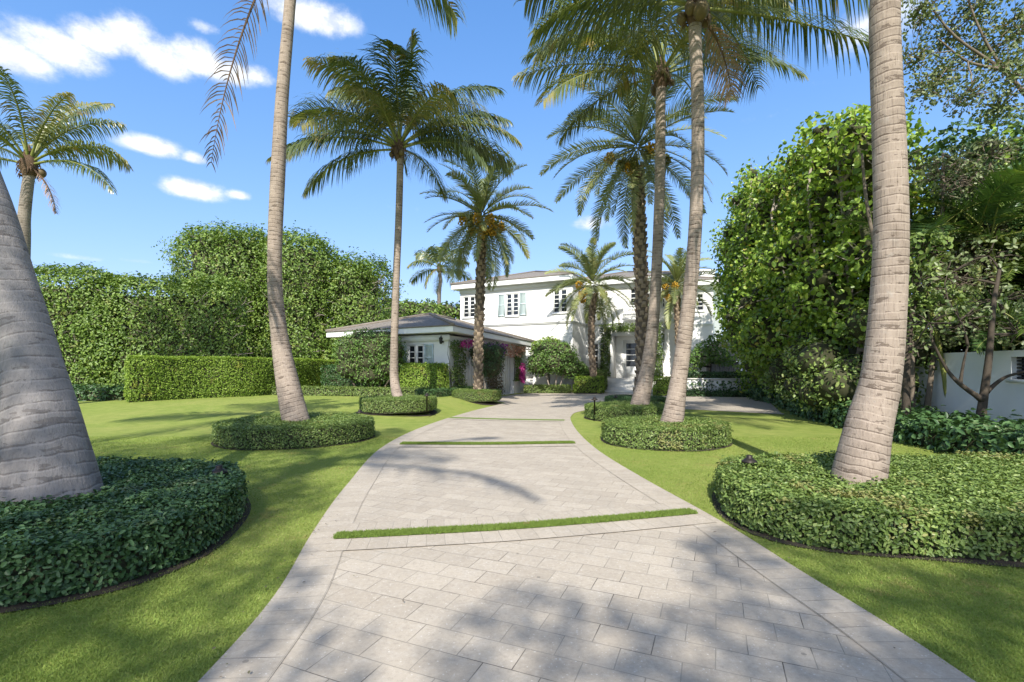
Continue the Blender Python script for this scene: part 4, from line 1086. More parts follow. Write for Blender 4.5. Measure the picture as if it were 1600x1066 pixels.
vine('bougainvillea', 'bougainvillea right of the far garage door, apricot above and magenta below', [(d2[1] - .15, d2[1] + .75, .02, .3, .75, zt)], .09, 'vine', 400, 45, side, 'bougainvillea on the garage', [('orange', [(d2[0] - .2, d2[1] + .6, .12, .5, zt - .4, zt + .02), (d2[0] + .2, d2[1] + .3, .15, .55, zt - .62, zt - .2)], .26), ('pink', [(d2[1] + .1, d2[1] + .7, .12, .45, .85, 1.5), (d2[1] + .2, d2[1] + .55, .2, .5, .65, 1.8)], .8)])

# ================================================================== HEDGES AND SHRUBS
b0, b1 = G(194, 629), G(432, 617); b2 = b1 + np.array((1.0, 8.5, 0))
n_ = np.array((-.9, .55)) * 1.5
hedge('box_hedge', 'long bright clipped box hedge standing on the left lawn', 'hedge', [b0[:2] + (-.05, .25), b0[:2] + (.35, -.02), (b0[:2] * .6 + b1[:2] * .4) + (.1, 0), b1[:2] + (-.1, 0), b2[:2], b2[:2] + (-1.6, .4), b1[:2] + (-1.7, .9), b0[:2] + (-.2, 1.5)], 1.66, .06, 'hedge', 1100, 51, z0=.27, rough=.035, rnd_edge=.2)
lo = [G(416, 617), G(470, 618.5), G(540, 619.5), G(610, 620.5), G(664, 621)]
lo = [q[:2] for q in lo]; bkk = [q + (0, .75) for q in lo[::-1]]
hedge('low_hedge', 'long low clipped hedge edging the lawn in front of the garage', 'hedge', lo + bkk, .40, .06, 'bed', 700, 52, z0=.28)
wf = lambda px, off: front.p0 + front.e * front.s_at(px) + front.n * off
hedge('clipped_hedge', 'square bright green hedge under the garage window', 'hedge', rect(wf(634, 1.05), wf(706, 1.05), .85), 1.42, .075, 'hedge', 700, 53, z0=.28, closed_spline=False, rnd_edge=.15)
hedge('low_hedge', 'low dark hedge at the garage corner behind the date palm bed', 'hedge', rect(G(672, 622)[:2], G(742, 622)[:2], .6), .36, .06, 'bed_dark', 700, 54, z0=.25)
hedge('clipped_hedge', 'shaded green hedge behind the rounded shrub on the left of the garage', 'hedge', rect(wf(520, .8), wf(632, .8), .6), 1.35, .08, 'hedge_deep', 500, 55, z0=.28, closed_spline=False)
# rounded clipped shrub on short trunks
c = np.array((-6.35, 21.7)); rr_ = 1.65
cl_ = [(c[0] + dx, c[1] + dy, 2.32 + dz, rx, ry, rz) for dx, dy, dz, rx, ry, rz in ((0, 0, 0, 1.5, .9, .95), (-.85, 0, -.1, .85, .8, .85), (.85, 0, -.1, .85, .8, .85), (-.4, -.1, .25, .95, .8, .75), (.45, .1, .25, .95, .8, .75), (0, -.1, -.55, 1.2, .7, .6), (-.8, -.1, -.75, .8, .6, .6), (.8, -.1, -.75, .8, .6, .6), (0, -.1, -1.1, 1.0, .6, .55))]
tree('clipped_shrub', 'wide flat-topped clipped shrub on bare stems in front of the garage left end', 'shrub', (*c, .28), cl_, 8500, .09, 'shrub', 56, [([(c[0] + dx * .5, c[1], .28), (c[0] + dx, c[1], 1.0), (c[0] + dx * 1.6, c[1], 1.9)], .05, .03) for dx in (-.9, -.5, .1, .5, .85)], 60, .78, 'bark', jit=.6)
# dark topiary tree at the garage doors
ct = np.array(side.f(side.s_at(737), .85, 0)[:2]); zc = 1.85
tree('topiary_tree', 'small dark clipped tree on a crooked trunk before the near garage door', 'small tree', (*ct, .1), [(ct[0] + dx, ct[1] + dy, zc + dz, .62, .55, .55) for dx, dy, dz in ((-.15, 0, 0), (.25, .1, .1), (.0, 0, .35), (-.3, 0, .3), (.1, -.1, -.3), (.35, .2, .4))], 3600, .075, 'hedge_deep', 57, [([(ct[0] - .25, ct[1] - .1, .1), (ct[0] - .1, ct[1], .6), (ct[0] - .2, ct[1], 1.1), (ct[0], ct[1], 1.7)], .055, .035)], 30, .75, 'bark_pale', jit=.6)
# front of the house
pr = lambda x0, x1, y, dp_: rect(G(x0, y)[:2], G(x1, y)[:2], dp_)
hedge('low_hedge', 'low dark clipped hedge along the forecourt left of the steps', 'hedge', pr(819, 893, 615, .8), .48, .08, 'bed', 500, 58, closed_spline=False)
hedge('low_hedge', 'short rounded hedge beside the left cheek wall of the steps', 'hedge', pr(897, 939, 615, .8), .50, .08, 'hedge', 500, 59, closed_spline=False)
hedge('low_hedge', 'upper bright hedge tier in the planter left of the steps', 'hedge', rect(P(898, 600, 27.9)[:2], P(944, 600, 27.6)[:2], .9), .95, .08, 'hedge', 500, 60, closed_spline=False, z0=.05)
hedge('low_hedge', 'top hedge tier at the foot of the small palm left of the entrance', 'hedge', rect(P(900, 600, 28.9)[:2], P(948, 600, 28.5)[:2], .9), 1.30, .08, 'bed', 450, 61, closed_spline=False, z0=.05)
hedge('low_hedge', 'upper bright hedge tier right of the steps, half hidden by the palm trunks', 'hedge', rect(P(1021, 600, 26.6)[:2], P(1056, 600, 26.0)[:2], .9), .95, .08, 'hedge', 450, 62, closed_spline=False, z0=.05)
hedge('low_hedge', 'low hedge along the forecourt right of the steps, half hidden by the palm trunks', 'hedge', rect(P(1020, 615, 25.9)[:2], P(1056, 615, 25.4)[:2], .6), .45, .08, 'hedge', 450, 63, closed_spline=False)
c = np.array(P(866, 560, 28.6))
tree('rounded_shrub', 'rounded multi-stem shrub tree on the forecourt left of the steps', 'shrub', (c[0], c[1], 0), [(c[0] + dx, c[1] + dy, 2.0 + dz, .85, .8, .7) for dx, dy, dz in ((-.7, 0, 0), (.7, 0, -.1), (0, 0, .45), (0, -.3, -.2), (-.45, .1, .5), (.5, 0, .4), (-.9, .1, -.35), (.95, 0, -.5))], 5200, .12, 'shrub', 64, [([(c[0] + dx * .3, c[1], 0), (c[0] + dx, c[1], .6), (c[0] + dx * 1.6, c[1], 1.6)], .06, .03) for dx in (-.35, .1, .4)], 40, .72, 'bark_pale')
c = np.array(P(858, 545, 29.6))
tree('rounded_shrub', 'yellow green shrub showing above the rounded shrub by the house wall', 'shrub', (c[0], c[1], 0), [(c[0] + dx, c[1], 2.7 + dz, .8, .6, .5) for dx, dz in ((-.6, 0), (.5, 0), (0, .25))], 1700, .12, 'hedge', 65, [([(c[0], c[1], 0), (c[0], c[1], 2.4)], .06, .04)], 10, .7)
c = np.array(P(906, 585, 28.8))
tree('rounded_shrub', 'small light green bush tucked at the corner of the house wing', 'shrub', (c[0], c[1], .2), [(c[0], c[1], 1.35, .5, .5, .55), (c[0] + .3, c[1], 1.0, .5, .5, .5)], 900, .12, 'shrub', 66, [([(c[0], c[1], .1), (c[0], c[1], 1.2)], .04, .03)], 8, .7)
mb = MB(); q = P(823, 600, 29.4); root = thing('planter_block', (q[0], q[1], 0), 'low white masonry block beside the garage end, in front of the shrub', 'planter'); mb.box((q[0] - .4, q[1] - .5, 0), (q[0] + .35, q[1] + .3, .9)); mb.build('body', M['white'], root); mb = MB(); mb.box((q[0] - .44, q[1] - .54, .9), (q[0] + .39, q[1] + .34, .97)); mb.build('coping', M['stone'], root)

# terrace wall, stairs, gate and thatched hut at the right of the house
tw0, tw1 = np.array((8.9, 25.9)), np.array((12.55, 24.9)); tw = Wall(tw0, tw1)
root = thing('terrace_wall', (*((tw0 + tw1) / 2), 0), 'low white terrace wall with creeper right of the entrance', 'wall')
mb = MB(); mb.box((0, -.3, 0), (tw.L, 0, .88), tw.f); mb.build('body', M['white'], root)
mb = MB(); mb.box((-.03, -.33, .88), (tw.L + .03, .04, .95), tw.f); mb.build('coping', M['stone'], root)
mb = MB(); mb.box((-.2, -6, -.02), (tw.L + 2.3, -1.8, .86), tw.f); o = mb.build('terrace', M['stone']); tag(o, kind='structure')
vine('wall_creeper', 'sparse dark creeper covering the low terrace wall', [(.1, tw.L * .45, .01, .12, .05, .85), (tw.L * .5, tw.L - .2, .01, .12, .05, .8)], .12, 'bed_dark', 110, 67, tw)
hedge('low_hedge', 'dark hedge planted on top of the low terrace wall', 'hedge', rect(tw.f(0, -.4, 0)[:2], tw.f(tw.L, -.4, 0)[:2], .7), .42, .09, 'bed_dark', 420, 68, closed_spline=False, z0=.86)
hedge('ground_plants', 'dark leafy plants along the foot of the terrace wall', 'plants', rect(tw.f(0, .55, 0)[:2], tw.f(tw.L, .5, 0)[:2], .45), .30, .11, 'bed_dark', 300, 69, rough=.07)
stx = Wall(tw.f(tw.L + .02, 0, 0)[:2], tw.f(tw.L + 1.25, 0, 0)[:2]); root = thing('garden_steps', stx.f(.6, 0, 0), 'narrow stone steps at the right end of the terrace wall', 'steps'); mb = MB()
for k in range(6): mb.box((0, -.3 * (k + 1) + .3, 0), (stx.L, -.3 * k + .3, .15 * (k + 1)), stx.f)
mb.build('treads', M['stone'], root); mb = MB(); mb.box((stx.L, -1.8, 0), (stx.L + .25, .3, 1.05), stx.f); mb.build('cheek_wall', M['white'], root)
q0 = P(1169, 590, 28.2); root = thing('garden_wall', (q0[0] + .7, 28.2, .86), 'white garden wall with a blue gate slit above the narrow steps', 'wall'); mb = MB(); mb.box((q0[0], 28.1, .8), (q0[0] + 2.2, 28.35, 2.05)); mb.build('body', M['wallgrey'], root)
mb = MB(); mb.box((q0[0] - .5, 28.12, .8), (q0[0] - .38, 28.3, 2.1)); mb.box((q0[0] - .12, 28.12, .8), (q0[0] - .02, 28.3, 2.1)); mb.build('gate_post', M['trim'], root)
# thatched hut
c = P(1128, 560, 31.2); root = thing('thatched_hut', (c[0], 31.2, .8), 'small thatched hut with a weathered plank wall beyond the terrace', 'hut')
mb = MB()
for k in range(20):
    x = c[0] - 1.35 + k * .14; mb.box((x, 30.3 + .02 * (k % 2), .8), (x + .125, 30.36 + .02 * (k % 2), 1.95 + .06 * math.sin(k * 2.3)))
mb.build('plank_wall', M['planks'], root)
mb = MB(); rng = np.random.default_rng(5); apex = np.array((c[0], 31.4, 3.35)); mb.lathe((c[0], 31.4, 1.95), [(1.85, 0), (1.9, .06), (1.3, .62), (.65, 1.1), (.05, 1.42)], 24)
for k in range(700):
    a = rng.uniform(0, 6.28); r0 = rng.uniform(.3, 1.85); p0 = np.array((c[0] + math.cos(a) * r0, 31.4 + math.sin(a) * r0, 1.99 + (1.9 - r0) * .76)); d0 = np.array((math.cos(a), math.sin(a), -.75)) * .28; t_ = np.array((-math.sin(a), math.cos(a), 0)) * .03
    mb.add([p0 - t_, p0 + t_, p0 + t_ * .5 + d0, p0 - t_ * .5 + d0], [(0, 1, 2, 3)])
mb.build('thatch_roof', M['thatch'], root)
mb = MB()
for dx in (-1.2, 1.2): mb.tube([(c[0] + dx, 30.2, .8), (c[0] + dx, 30.2, 2.1)], [.07, .06], 8)
mb.build('post', M['bark'], root)
c = P(1108, 560, 27.2)
tree('small_tree', 'small spreading tree above the terrace wall in front of the thatched hut', 'small tree', (c[0], c[1], .86), [(c[0] + dx, c[1] + dy, z, r_, r_, r_ * .7) for dx, dy, z, r_ in ((-.5, 0, 2.1, .75), (.5, 0, 2.2, .7), (0, .2, 2.6, .7), (1.0, .1, 1.9, .5), (-.9, 0, 1.6, .5), (.35, 0, 3.1, .45))], 2600, .13, 'shrub', 70, [([(c[0], c[1], .86), (c[0] + .1, c[1], 1.6), (c[0], c[1], 2.4)], .06, .03)], 30, 0, 'bark_dark')

# ================================================================== BACKGROUND TREES LEFT
rng = np.random.default_rng(70)
def mass(x0, x1, y, z0, z1, n, r, seed, depth=1.2):
    g_ = np.random.default_rng(seed); out_ = []
    for _ in range(n):
        rr = r * g_.uniform(.75, 1.25); out_.append((g_.uniform(x0, x1), y + g_.uniform(-depth, depth), g_.uniform(z0 + rr * .5, max(z0 + rr * .6, z1 - rr)), rr, rr, rr * .85))
    return out_


for k, (x0, x1, y, z1, lab) in enumerate([(-25.5, -18.6, 20.4, 5.5, 'tall clipped hedge at the far left, behind the thick grey trunk'), (-18.7, -13.2, 21.2, 5.2, 'tall clipped hedge above the left end of the box hedge')]):
    wall_tree('hedge_tree', lab, [(x0, y), (x1, y + .5), (x1, y + 2.2), (x0, y + 1.8)], z1, .125, 'tall', 240, 82 + k, 'tall hedge trees on the left boundary', .16, .5, [(-2, 0), (-.7, .5), (.7, 0), (2, .4)])
for k, (x0, x1, y, z1, lab) in enumerate([(-19.2, -14.2, 26.6, 9.15, 'highest broadleaf tree above the box hedge, with a flat clipped top'), (-14.9, -10.6, 27.0, 8.7, 'broadleaf tree right behind the tall left lawn palm trunk'), (-11.6, -7.7, 28.0, 7.6, 'broadleaf tree with pale limbs, lowest of the big ones, left above the garage roof')]):
    ym = (x0 + x1) / 2
    wall_tree('broadleaf_tree', lab, [(x0 + .3, y + .6), (ym, y - .5), (x1 - .3, y + .4), (x1, y + 2.6), (ym, y + 3.4), (x0, y + 2.8)], z1, .15, 'tall', 180, 92 + k, 'big broadleaf trees behind the garage lawn', .42, 1.5, [(-1.2, 0), (.1, .4), (1.1, 0)])
mb = MB(); root = thing('boundary_wall', (-18, 29.3, 0), 'white boundary wall glimpsed through the tall trees on the left', 'wall'); mb.box((-30, 29.3, 0), (-10.5, 29.55, 2.6)); mb.build('body', M['white'], root); mb = MB(); mb.box((-30.0, 29.26, 2.6), (-10.5, 29.6, 2.7)); mb.build('coping', M['stone'], root)
hedge('ground_plants', 'dark low plants at the foot of the tall hedge on the far left', 'plants', [G(20, 629)[:2], G(100, 628)[:2], G(188, 626)[:2], G(188, 626)[:2] + (0, 1.0), G(20, 629)[:2] + (0, 1.0)], .5, .11, 'bed_dark', 260, 95, rough=.07, z0=.28)
for k, (px, d, w_, h_, lab) in enumerate([(640, 44, 3.4, 7.9, 'dark dense tree behind the garage roof, left of the distant palm'), (698, 46, 3.2, 8.0, 'dark dense tree behind the garage roof, under the distant palm')]):
    x = (px - CX) * d / F
    tree('dense_tree', lab, 'tree', (x, d, 0), mass(x - w_ * .75, x + w_ * .75, d, .5, h_, 14, 1.5, 97 + k, 1) + [(x + dx, d, h_ - 1.2, 1.3, 1.3, 1.1) for dx in (-1.6, 0, 1.6)], 5000, .3, 'tall', 98 + k, [([(x, d, 0), (x, d, h_ * .6)], .2, .1)], 20, .75)

# ================================================================== RIGHT BOUNDARY
labs = ['farthest of the tall broad-leaved trees on the right, beside the house', 'second broad-leaved tree from the house on the right boundary', 'broad-leaved tree in the middle of the right boundary row', 'broad-leaved tree just left of the foreground palm trunk', 'broad-leaved tree behind the foreground palm trunk']
for k, (x, y, z1) in enumerate([(12.6, 24.0, 10.6), (12.1, 20.8, 10.4), (11.5, 17.6, 9.9), (11.0, 14.6, 9.4), (14.0, 12.6, 7.6)]):
    g_ = np.random.default_rng(110 + k); cl_ = []
    for yy_ in np.arange(y - 1.6, y + 1.7, .8):
        top = z1 + g_.uniform(-.5, .25)
        for zz_ in np.arange(.9, top - .4, .8):
            r_ = g_.uniform(.62, 1.0); face = -2.2 + 1.5 * max(0, (3.4 - zz_) / 3.4) + .9 * max(0, (zz_ - top + 2.2) / 2.2) ** 2
            if k == 0: face += .55 * max(0, (yy_ - y)) * .8
            cl_.append((x + face + r_ + g_.normal(0, .28), yy_ + g_.normal(0, .25), zz_ + g_.normal(0, .2), r_, r_, r_ * .85))
            cl_[-1] = (cl_[-1][0] + g_.normal(0, .22),) + cl_[-1][1:]
            if g_.uniform() < .4: cl_.append((x + face + 2.2 + g_.normal(0, .4), yy_ + g_.normal(0, .3), zz_, 1.1, 1.0, .95))
    tr = [([(x + .2 + dx * .4, y + dy * .3, 0), (x + dx, y + dy * .6, 2.2), (x + dx * 1.3 - .4, y + dy, 4.6), (x + dx * 1.5 - .5, y + dy * 1.2, z1 * .72)], .10, .035) for dx, dy in ((-.7, -.6), (-.2, .8), (.5, -.2), (-.9, .3))]
    tree('seagrape_tree', labs[k], 'tree', (x, y, 0), cl_, (23000 if k < 4 else 9000), .155, 'grape', 112 + k, tr, 330, .38, 'bark_pale', 'tall broad-leaved trees on the right boundary', jit=.85, wl=.92, tw_r=.014, shell=(.5, 1.08), gaps=.8)
# understorey bushes below those trees
for k, (x, y, h_, lab) in enumerate([(11.3, 19.0, 2.6, 'dark bush under the tall right trees near the forecourt'), (10.2, 15.2, 3.2, 'dark leafy bush under the tall right trees halfway along'), (9.15, 12.9, 3.6, 'dark leafy bush at the left edge of the foreground palm trunk')]):
    tree('leafy_bush', lab, 'shrub', (x, y, 0), mass(x - .9, x + 1.0, y, .2, h_, 12, .7, 120 + k, .9), 4200, .11, 'bed', 123 + k, [([(x, y, 0), (x + .1, y, h_ * .6)], .05, .03)], 30, .7)
pl = [(11.6, 23.4), (10.5, 19.2), (9.0, 15.2), (8.3, 12.2), (7.75, 9.6), (7.55, 7.2), (7.9, 5.8)]
for k in range(3):
    seg_ = [pl[2 * k], pl[2 * k + 1], pl[2 * k + 2]]; of = [(q[0] + (1.5 if k < 2 else 1.35), q[1] + .3) for q in seg_[::-1]]
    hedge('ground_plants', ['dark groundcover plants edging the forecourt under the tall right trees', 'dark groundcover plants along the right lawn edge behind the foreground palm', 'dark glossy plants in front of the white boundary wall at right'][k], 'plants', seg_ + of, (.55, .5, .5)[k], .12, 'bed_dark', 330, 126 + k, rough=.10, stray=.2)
# boundary wall
bw = Wall((10.75, 17.5), (9.75, 7.2)); root = thing('boundary_wall', (*((bw.p0 + bw.p1) / 2), 0), 'white rendered boundary wall at right with a dark louvred opening', 'wall')
mb = MB(); go = [bw.s_at(1580), bw.s_at(1616), 1.27, 1.72]; bw.panel(mb, -.05, 1.85, [go], .2); Wall(bw.p1, bw.p1 + (4, 0)).panel(mb, -.05, 1.85, []); mb.add([bw.f(0, 0, 1.85), bw.f(bw.L, 0, 1.85), bw.f(bw.L, -.3, 1.85), bw.f(0, -.3, 1.85)], [(0, 1, 2, 3)]); mb.add([bw.f(0, -.3, -.05), bw.f(bw.L, -.3, -.05), bw.f(bw.L, -.3, 1.85), bw.f(0, -.3, 1.85)], [(3, 2, 1, 0)])
mb.build('body', M['wallgrey'], root); mb = MB()
for z in np.linspace(go[2] + .02, go[3] - .03, 7): mb.box((go[0], -.16, z), (go[1], -.10, z + .03), bw.f)
mb.add([bw.f(go[0], -.19, go[2]), bw.f(go[1], -.19, go[2]), bw.f(go[1], -.19, go[3]), bw.f(go[0], -.19, go[3])], [(0, 1, 2, 3)]); mb.build('louvre', M['metal'], root)
mb = MB(); mb.box((go[0] - .05, .003, go[2] - .06), (go[1] + .05, .06, go[2] - .003), bw.f); mb.build('sill', M['trim'], root)
# crooked tree in front of the wall
d = 9.35; q = lambda x, y, dd=0: P(x, y, d + dd)
b_ = q(1536, 690); b_[2] = 0
tree('crooked_tree', 'crooked low-forking tree in front of the white wall at right', 'tree', b_, [(*q(x, y, dd), r_, r_, r_ * .8) for x, y, dd, r_ in ((1452, 505, .2, .45), (1500, 500, 0, .5), (1560, 470, .3, .5), (1590, 520, 0, .4), (1480, 430, .4, .5), (1545, 400, .4, .55), (1428, 545, .4, .35))], 650, .10, 'sparse', 131,
     [([b_, q(1533, 655), q(1537, 620), q(1545, 560), q(1552, 480), q(1562, 420, .2)], .095, .03), ([q(1535, 625), q(1500, 600), q(1478, 575, .1), q(1455, 530, .1)], .05, .02), ([q(1541, 612), q(1570, 590), q(1605, 580, -.1)], .04, .02), ([q(1500, 602), q(1505, 570), q(1512, 540)], .03, .015)], 90, 0, 'bark_dark', tw_r=.011, limb_r=.03)
b_ = P(1417, 672, 10.4); b_[2] = 0
tree('crooked_tree', 'thin tree trunk showing between the foreground palm and the white wall', 'tree', b_, [(*P(x, y, 10.5), .5, .5, .45) for x, y in ((1430, 500), (1450, 450), (1425, 440), (1470, 480), (1440, 390))], 1000, .14, 'bed', 132, [([b_, P(1416, 600, 10.4), P(1421, 520, 10.5), P(1440, 420, 10.6)], .085, .04)], 60, 0, 'bark_dark', tw_r=.010, limb_r=.025)
# twiggy half-bare shrub above the wall
cl_ = []
g_ = np.random.default_rng(133)
for _ in range(34):
    px, py = g_.uniform(1425, 1545), g_.uniform(200, 525); cl_.append((*P(px, py, 11.4 + g_.uniform(-.6, .9)), .5, .5, .5))
tree('twiggy_tree', 'half bare twiggy tree above the white wall behind the foreground palm', 'tree', (9.6, 11.6, 0), cl_, 7500, .09, 'sparse', 134, [([(9.6 + dx, 11.6, 0), (9.5 + dx * 2, 11.5, 2.5), (9.2 + dx * 3.2, 11.4, 5.2), (9.2 + dx * 3.5, 11.5, 6.6)], .06, .025) for dx in (-.25, .0, .3)], 800, 0, 'bark', jit=1.0, tw_r=.008, limb_r=.022)
# dark backing trees behind the wall
for k, (x, y, h_, lab) in enumerate([(13.0, 13.0, 8.6, 'dark dense tree behind the white wall, left of the sky gap'), (14.4, 11.0, 6.8, 'dark dense tree behind the white wall at the right edge'), (13.0, 9.0, 3.6, 'low dense bush above the white wall at the right edge')]):
    tree('dense_tree', lab, 'tree', (x, y, 0), mass(x - 1.7, x + 1.7, y, .8, h_, 30, 1.0, 136 + k, 1.2), 14000, .16, 'bed_dark', 139 + k, [([(x, y, 0), (x, y, h_ * .7)], .12, .06)], 70, .34, 'bark_dark')


def areca(label, base, stems, seed, fr_spec, L=1.9):
    rng = np.random.default_rng(seed); root = thing('areca_palm', base, label, 'palm tree', 'feather palms above the white wall')
    for (dx, dy, lean, h_) in stems:
        p0 = np.array(base) + np.array((dx, dy, 0)); p1 = p0 + np.array((lean[0], lean[1], h_)); pts = [p0, p0 * .5 + p1 * .5 + np.array((lean[0] * -.12, 0, 0)), p1]
        mb = MB(); sp_ = spline(pts, 24); mb.tube(sp_, np.linspace(.055, .04, 24) * (1 + .12 * (np.arange(24) % 3 == 0)), 9); mb.build('trunk', M['petiole'], root, smooth=True)
        for i in range(fr_spec):
            az = (i * 137.5 + rng.uniform(0, 40)) % 360; e0 = 80 - 75 * i / fr_spec + rng.uniform(-8, 8)
            add_frond(root, (p1, az, e0, L * rng.uniform(.8, 1.1), rng.uniform(60, 95), 40, .52, .036, rng.uniform(.15, .5)), rng, 'areca', 'petiole', r0=.018, fwd=.7)
    return root


areca('feather palm clump with a bright yellow green frond right of the twiggy tree', (10.6, 10.9, 0), [(0, 0, (.1, .2), 4.6), (.5, .3, (.5, .2), 5.3), (-.3, .4, (-.7, .1), 4.0), (.3, -.2, (.9, -.3), 3.2)], 141, 9, 2.1)
areca('dark feather palm at the right edge low above the white wall', (11.3, 9.4, 0), [(0, 0, (.2, 0), 2.8), (.4, .3, (.5, .3), 3.9), (-.2, .3, (-.3, .4), 2.2)], 142, 9, 1.9)
areca('broad dark feather palm between the twiggy tree and the crooked tree', (11.6, 10.6, 0), [(0, 0, (.1, .1), 3.4), (-.4, .2, (-.4, .1), 4.4), (.4, .2, (.4, .3), 5.0)], 145, 10, 2.3)
# limbs and small leaves reaching in at the top right corner
d = 9.6; q = lambda x, y, dd=0: P(x, y, d + dd); b_ = np.array((12.6, 9.2, 0)); g_ = np.random.default_rng(143)
cl_ = [(*q(x, y, g_.uniform(-.5, .7)), r_, r_, r_) for x, y, r_ in ((1440, 20, .45), (1480, 60, .5), (1430, 90, .35), (1470, 115, .45), (1520, 20, .55), (1540, 80, .55), (1585, 40, .6), (1580, 110, .5), (1450, 140, .4), (1510, 150, .4), (1560, 170, .45), (1640, 60, .7), (1500, -60, .6), (1580, -80, .7), (1430, -40, .5))]
tree('open_tree', 'open small-leaved tree reaching into the top right corner', 'tree', b_, cl_, 9000, .075, 'sparse', 144, [([b_, (12.3, 9.3, 3), q(1660, 230), q(1600, 145), q(1560, 105), q(1490, 55), q(1440, -10)], .06, .014), ([q(1600, 145), q(1555, 90), q(1520, 20), q(1500, -60)], .03, .012), ([q(1560, 108), q(1510, 95), q(1465, 60)], .03, .012), ([q(1620, 170), q(1640, 60), q(1600, -60)], .035, .015)], 260, 0, 'bark', jit=1.1, tw_r=.007, limb_r=.014, shell=(.2, 1.1))

# ================================================================== TREES BEHIND THE VIEWER, WHOSE SHADE FALLS ACROSS THE DRIVE
coconut('palm out of view behind the viewer on the left, its shade striping the left lawn', (-5.2, -7.4, 0), [(-5.2, -7.4, 0), (-5.1, -7.3, 4), (-4.9, -7.2, 9), (-4.8, -7.0, 13)], [.28, .2, .17, .15], (-4.8, -7.0, 13.2), crown_set(10, 151, (3.2, 3.8)), 151, seg=12, nl=50)
cl_ = [(a - .4, b - 3.6, c + 3.3, r1, r2, r3) for a, b, c, r1, r2, r3 in [(-5.8, -2.5, 9.0, 1.6, 1.6, 1.2), (-4.6, -3.4, 7.6, 1.5, 1.5, 1.1), (-7.6, -2.4, 8.0, 1.8, 1.6, 1.3), (-6.2, -3.6, 6.2, 1.8, 1.5, 1.1), (-8.2, -3.8, 6.4, 1.8, 1.6, 1.2), (-3.2, -4.2, 6.3, 1.1, 1.2, .8), (-7.0, -1.8, 10.4, 1.6, 1.5, 1.1), (-9.2, -2.6, 9.2, 1.6, 1.6, 1.3), (-5.0, -4.6, 5.0, 1.3, 1.2, .9), (-2.2, -4.8, 6.2, .7, .8, .5)]]
tree('shade_tree', 'broadleaf tree out of view behind the viewer on the left', 'tree', (-6.5, -8, 0), cl_, 11500, .12, 'tall', 152, [([(-6.5, -8, 0), (-6.3, -7.8, 4), (-6.4, -7, 9), (-6.6, -6.4, 12)], .22, .08)], 60)
cl_ = [(a - .5, b - 4.6 - (.9 if a > 4 else .2), c + 4.2, r1, r2, r3) for a, b, c, r1, r2, r3 in [(1.2, -4.4, 7.2, 1.0, 1.0, .8), (2.6, -4.8, 6.6, 1.2, 1.1, .9), (4.2, -4.6, 6.6, 1.4, 1.2, 1.0), (5.8, -4.2, 6.8, 1.5, 1.2, 1.0), (3.2, -3.6, 6.2, .9, .8, .6), (7.2, -4.0, 7.2, 1.6, 1.3, 1.1), (.2, -5.2, 6.7, .8, .9, .6), (4.8, -5.4, 5.4, 1.3, 1.1, .9), (-.8, -5.0, 6.9, .7, .8, .5), (2.0, -5.6, 5.6, 1.1, 1, .8), (3.3, -4.2, 6.9, 1.2, .9, .8), (1.9, -4.5, 6.2, 1.0, .9, .7)]]
tree('shade_tree', 'broadleaf tree out of view behind the viewer on the right', 'tree', (4.5, -10, 0), cl_, 10500, .12, 'tall', 153, [([(4.5, -10, 0), (4.3, -9.8, 5), (3.6, -9.4, 10)], .2, .08)], 60)

g_ = np.random.default_rng(155); cl_ = [(g_.uniform(8.6, 12.0), g_.uniform(1.8, 5.2), g_.uniform(3.8, 6.0), 1.0, 1.0, .8) for _ in range(20)]
tree('shade_tree', 'broadleaf tree out of view to the right, shading the white wall', 'tree', (10.4, 3.0, 0), cl_, 5500, .14, 'tall', 156, [([(10.4, 3.0, 0), (10.3, 3.2, 3), (10.2, 3.4, 6)], .2, .08)], 50)

# ================================================================== PATH LIGHTS
def path_light(px, py, d, z0, label, s=1.0):
    x = (px - CX) * d / F; z = CH - d * (py - HZ) / F; r_ = thing('path_light', (x, d, z0), label, 'path light', 'bronze path lights in the beds')
    h = max(.16, z - z0)
    mb = MB(); mb.lathe((x, d, z0), [(.0, 0), (.022, 0), (.022, h - .10 * s), (.03, h - .10 * s), (.03, h - .07 * s)], 10); mb.build('stem', M['bronze'], r_, smooth=False)
    mb = MB(); mb.lathe((x, d, z0 + h - .075 * s), [(.03 * s, -.0), (.088 * s, .006), (.082 * s, .022), (.045 * s, .05), (.034 * s, .055), (.034 * s, .085), (.012 * s, .092), (.0, .093)], 16); mb.build('shade', M['bronze'], r_)


path_light(342, 729, 5.15, .15, 'bronze path light in the shaded bed at lower left')
path_light(1171, 713, 5.6, .12, 'bronze path light in the bed at lower right')
path_light(929, 621, 13.4, .2, 'small path light on the left of the two round right beds, nearest the drive')
path_light(962, 618, 17.6, .2, 'small path light at the dark bed below the entrance steps', 1.1)
path_light(562, 641, 11.6, .1, 'small path light between the two round beds on the left lawn')
path_light(667, 615, 14.3, .2, 'small path light on the round bed of the slim palm')

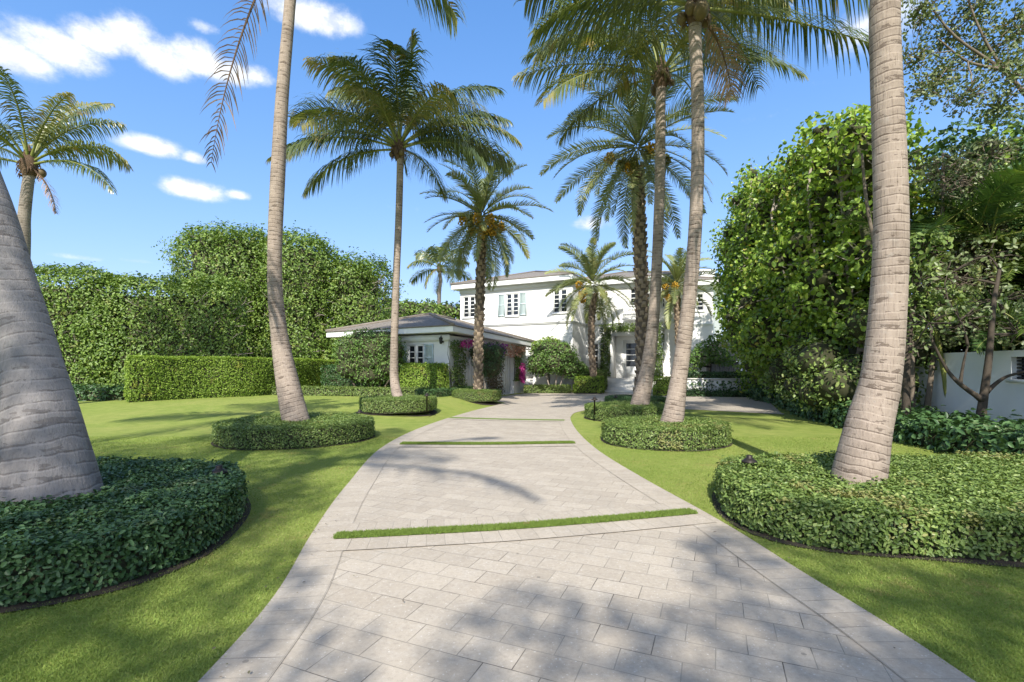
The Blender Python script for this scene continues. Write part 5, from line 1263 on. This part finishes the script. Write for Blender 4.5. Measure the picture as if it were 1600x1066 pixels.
# ================================================================== GRASS BLADES
rng = np.random.default_rng(200)
n0 = 900000
yy = 2.0 + (rng.uniform(0, 1, n0) ** 1.7) * 8.5; xx = rng.uniform(-1.25, 1.25, n0) * (yy * 1.06 + .3) / 1.06
keep = ~inpoly(xx + rng.normal(0, .018, n0), yy, drive)
for b in BEDS[:2]: keep &= ~inpoly(xx, yy, b)
keep &= np.abs(xx) < yy * 1.1 + .3
keep &= rng.uniform(0, 1, n0) < .62
gx, gy = xx[keep], yy[keep]; nl_ = len(gx)
for sp_ in STRIPS[:2]:
    lo_, hi_ = sp_.min(0), sp_.max(0); m_ = rng.uniform(lo_, hi_, (int(26000 * np.prod(hi_ - lo_) / .5), 2)); m_ = m_[inpoly(m_[:, 0] + rng.normal(0, .01, len(m_)), m_[:, 1] + rng.normal(0, .012, len(m_)), sp_)]; gx = np.r_[gx, m_[:, 0]]; gy = np.r_[gy, m_[:, 1]]
n = len(gx); a = rng.uniform(0, 6.283, n); hgt = rng.uniform(.006, .017, n) * (1 + .02 * gy); wd = rng.uniform(.0013, .0027, n) * (1 + .16 * gy)
b0_ = np.column_stack([gx, gy, gl(gx, gy) + .004]); t_ = np.column_stack([np.cos(a), np.sin(a), np.zeros(n)]) * wd[:, None]; ln = rng.normal(0, .75, (n, 2)) * hgt[:, None]
V = np.stack([b0_ - t_, b0_ + t_, b0_ + np.column_stack([ln, hgt])], 1).reshape(-1, 3)
hgt[nl_:] *= 1.4; V = np.stack([b0_ - t_ + (0, 0, .018) * (np.arange(n) >= nl_)[:, None], b0_ + t_ + (0, 0, .018) * (np.arange(n) >= nl_)[:, None], b0_ + np.column_stack([ln, hgt + .016 * (np.arange(n) >= nl_)])], 1).reshape(-1, 3)
cl1 = np.clip(.45 + .22 * np.sin(gx * 2.3 + 1) * np.sin(gy * 1.9) + rng.normal(0, .17, n), 0, 1)
cl1[nl_:] = np.clip(rng.normal(.04, .12, n - nl_), 0, 1)
o = build('grass', V, [np.arange(3 * n).reshape(-1, 3)], M['blade'], rnd=cl1); tag(o, 'short mown grass blades on the lawn', kind='stuff')

# fallen leaves and crumbs on the paving and lawn
n = 70; lx = rng.uniform(-2.6, 2.6, n); ly = rng.uniform(2.3, 9.5, n); lx[:40] = np.interp(ly[:40], EDGE_Y, EDGE_X) + rng.normal(.05, .10, 40)
V, Q, rr = leaves(np.column_stack([lx, ly, gl(lx, ly) + .026]), np.tile((0, 0, 1.0), (n, 1)), .020, .011, rng, .25, .5)
o = build('fallen_leaves', V, [Q], M['vine_dry'], rnd=rr); tag(o, 'scattered small dry leaves on the paving and lawn edge', kind='stuff')
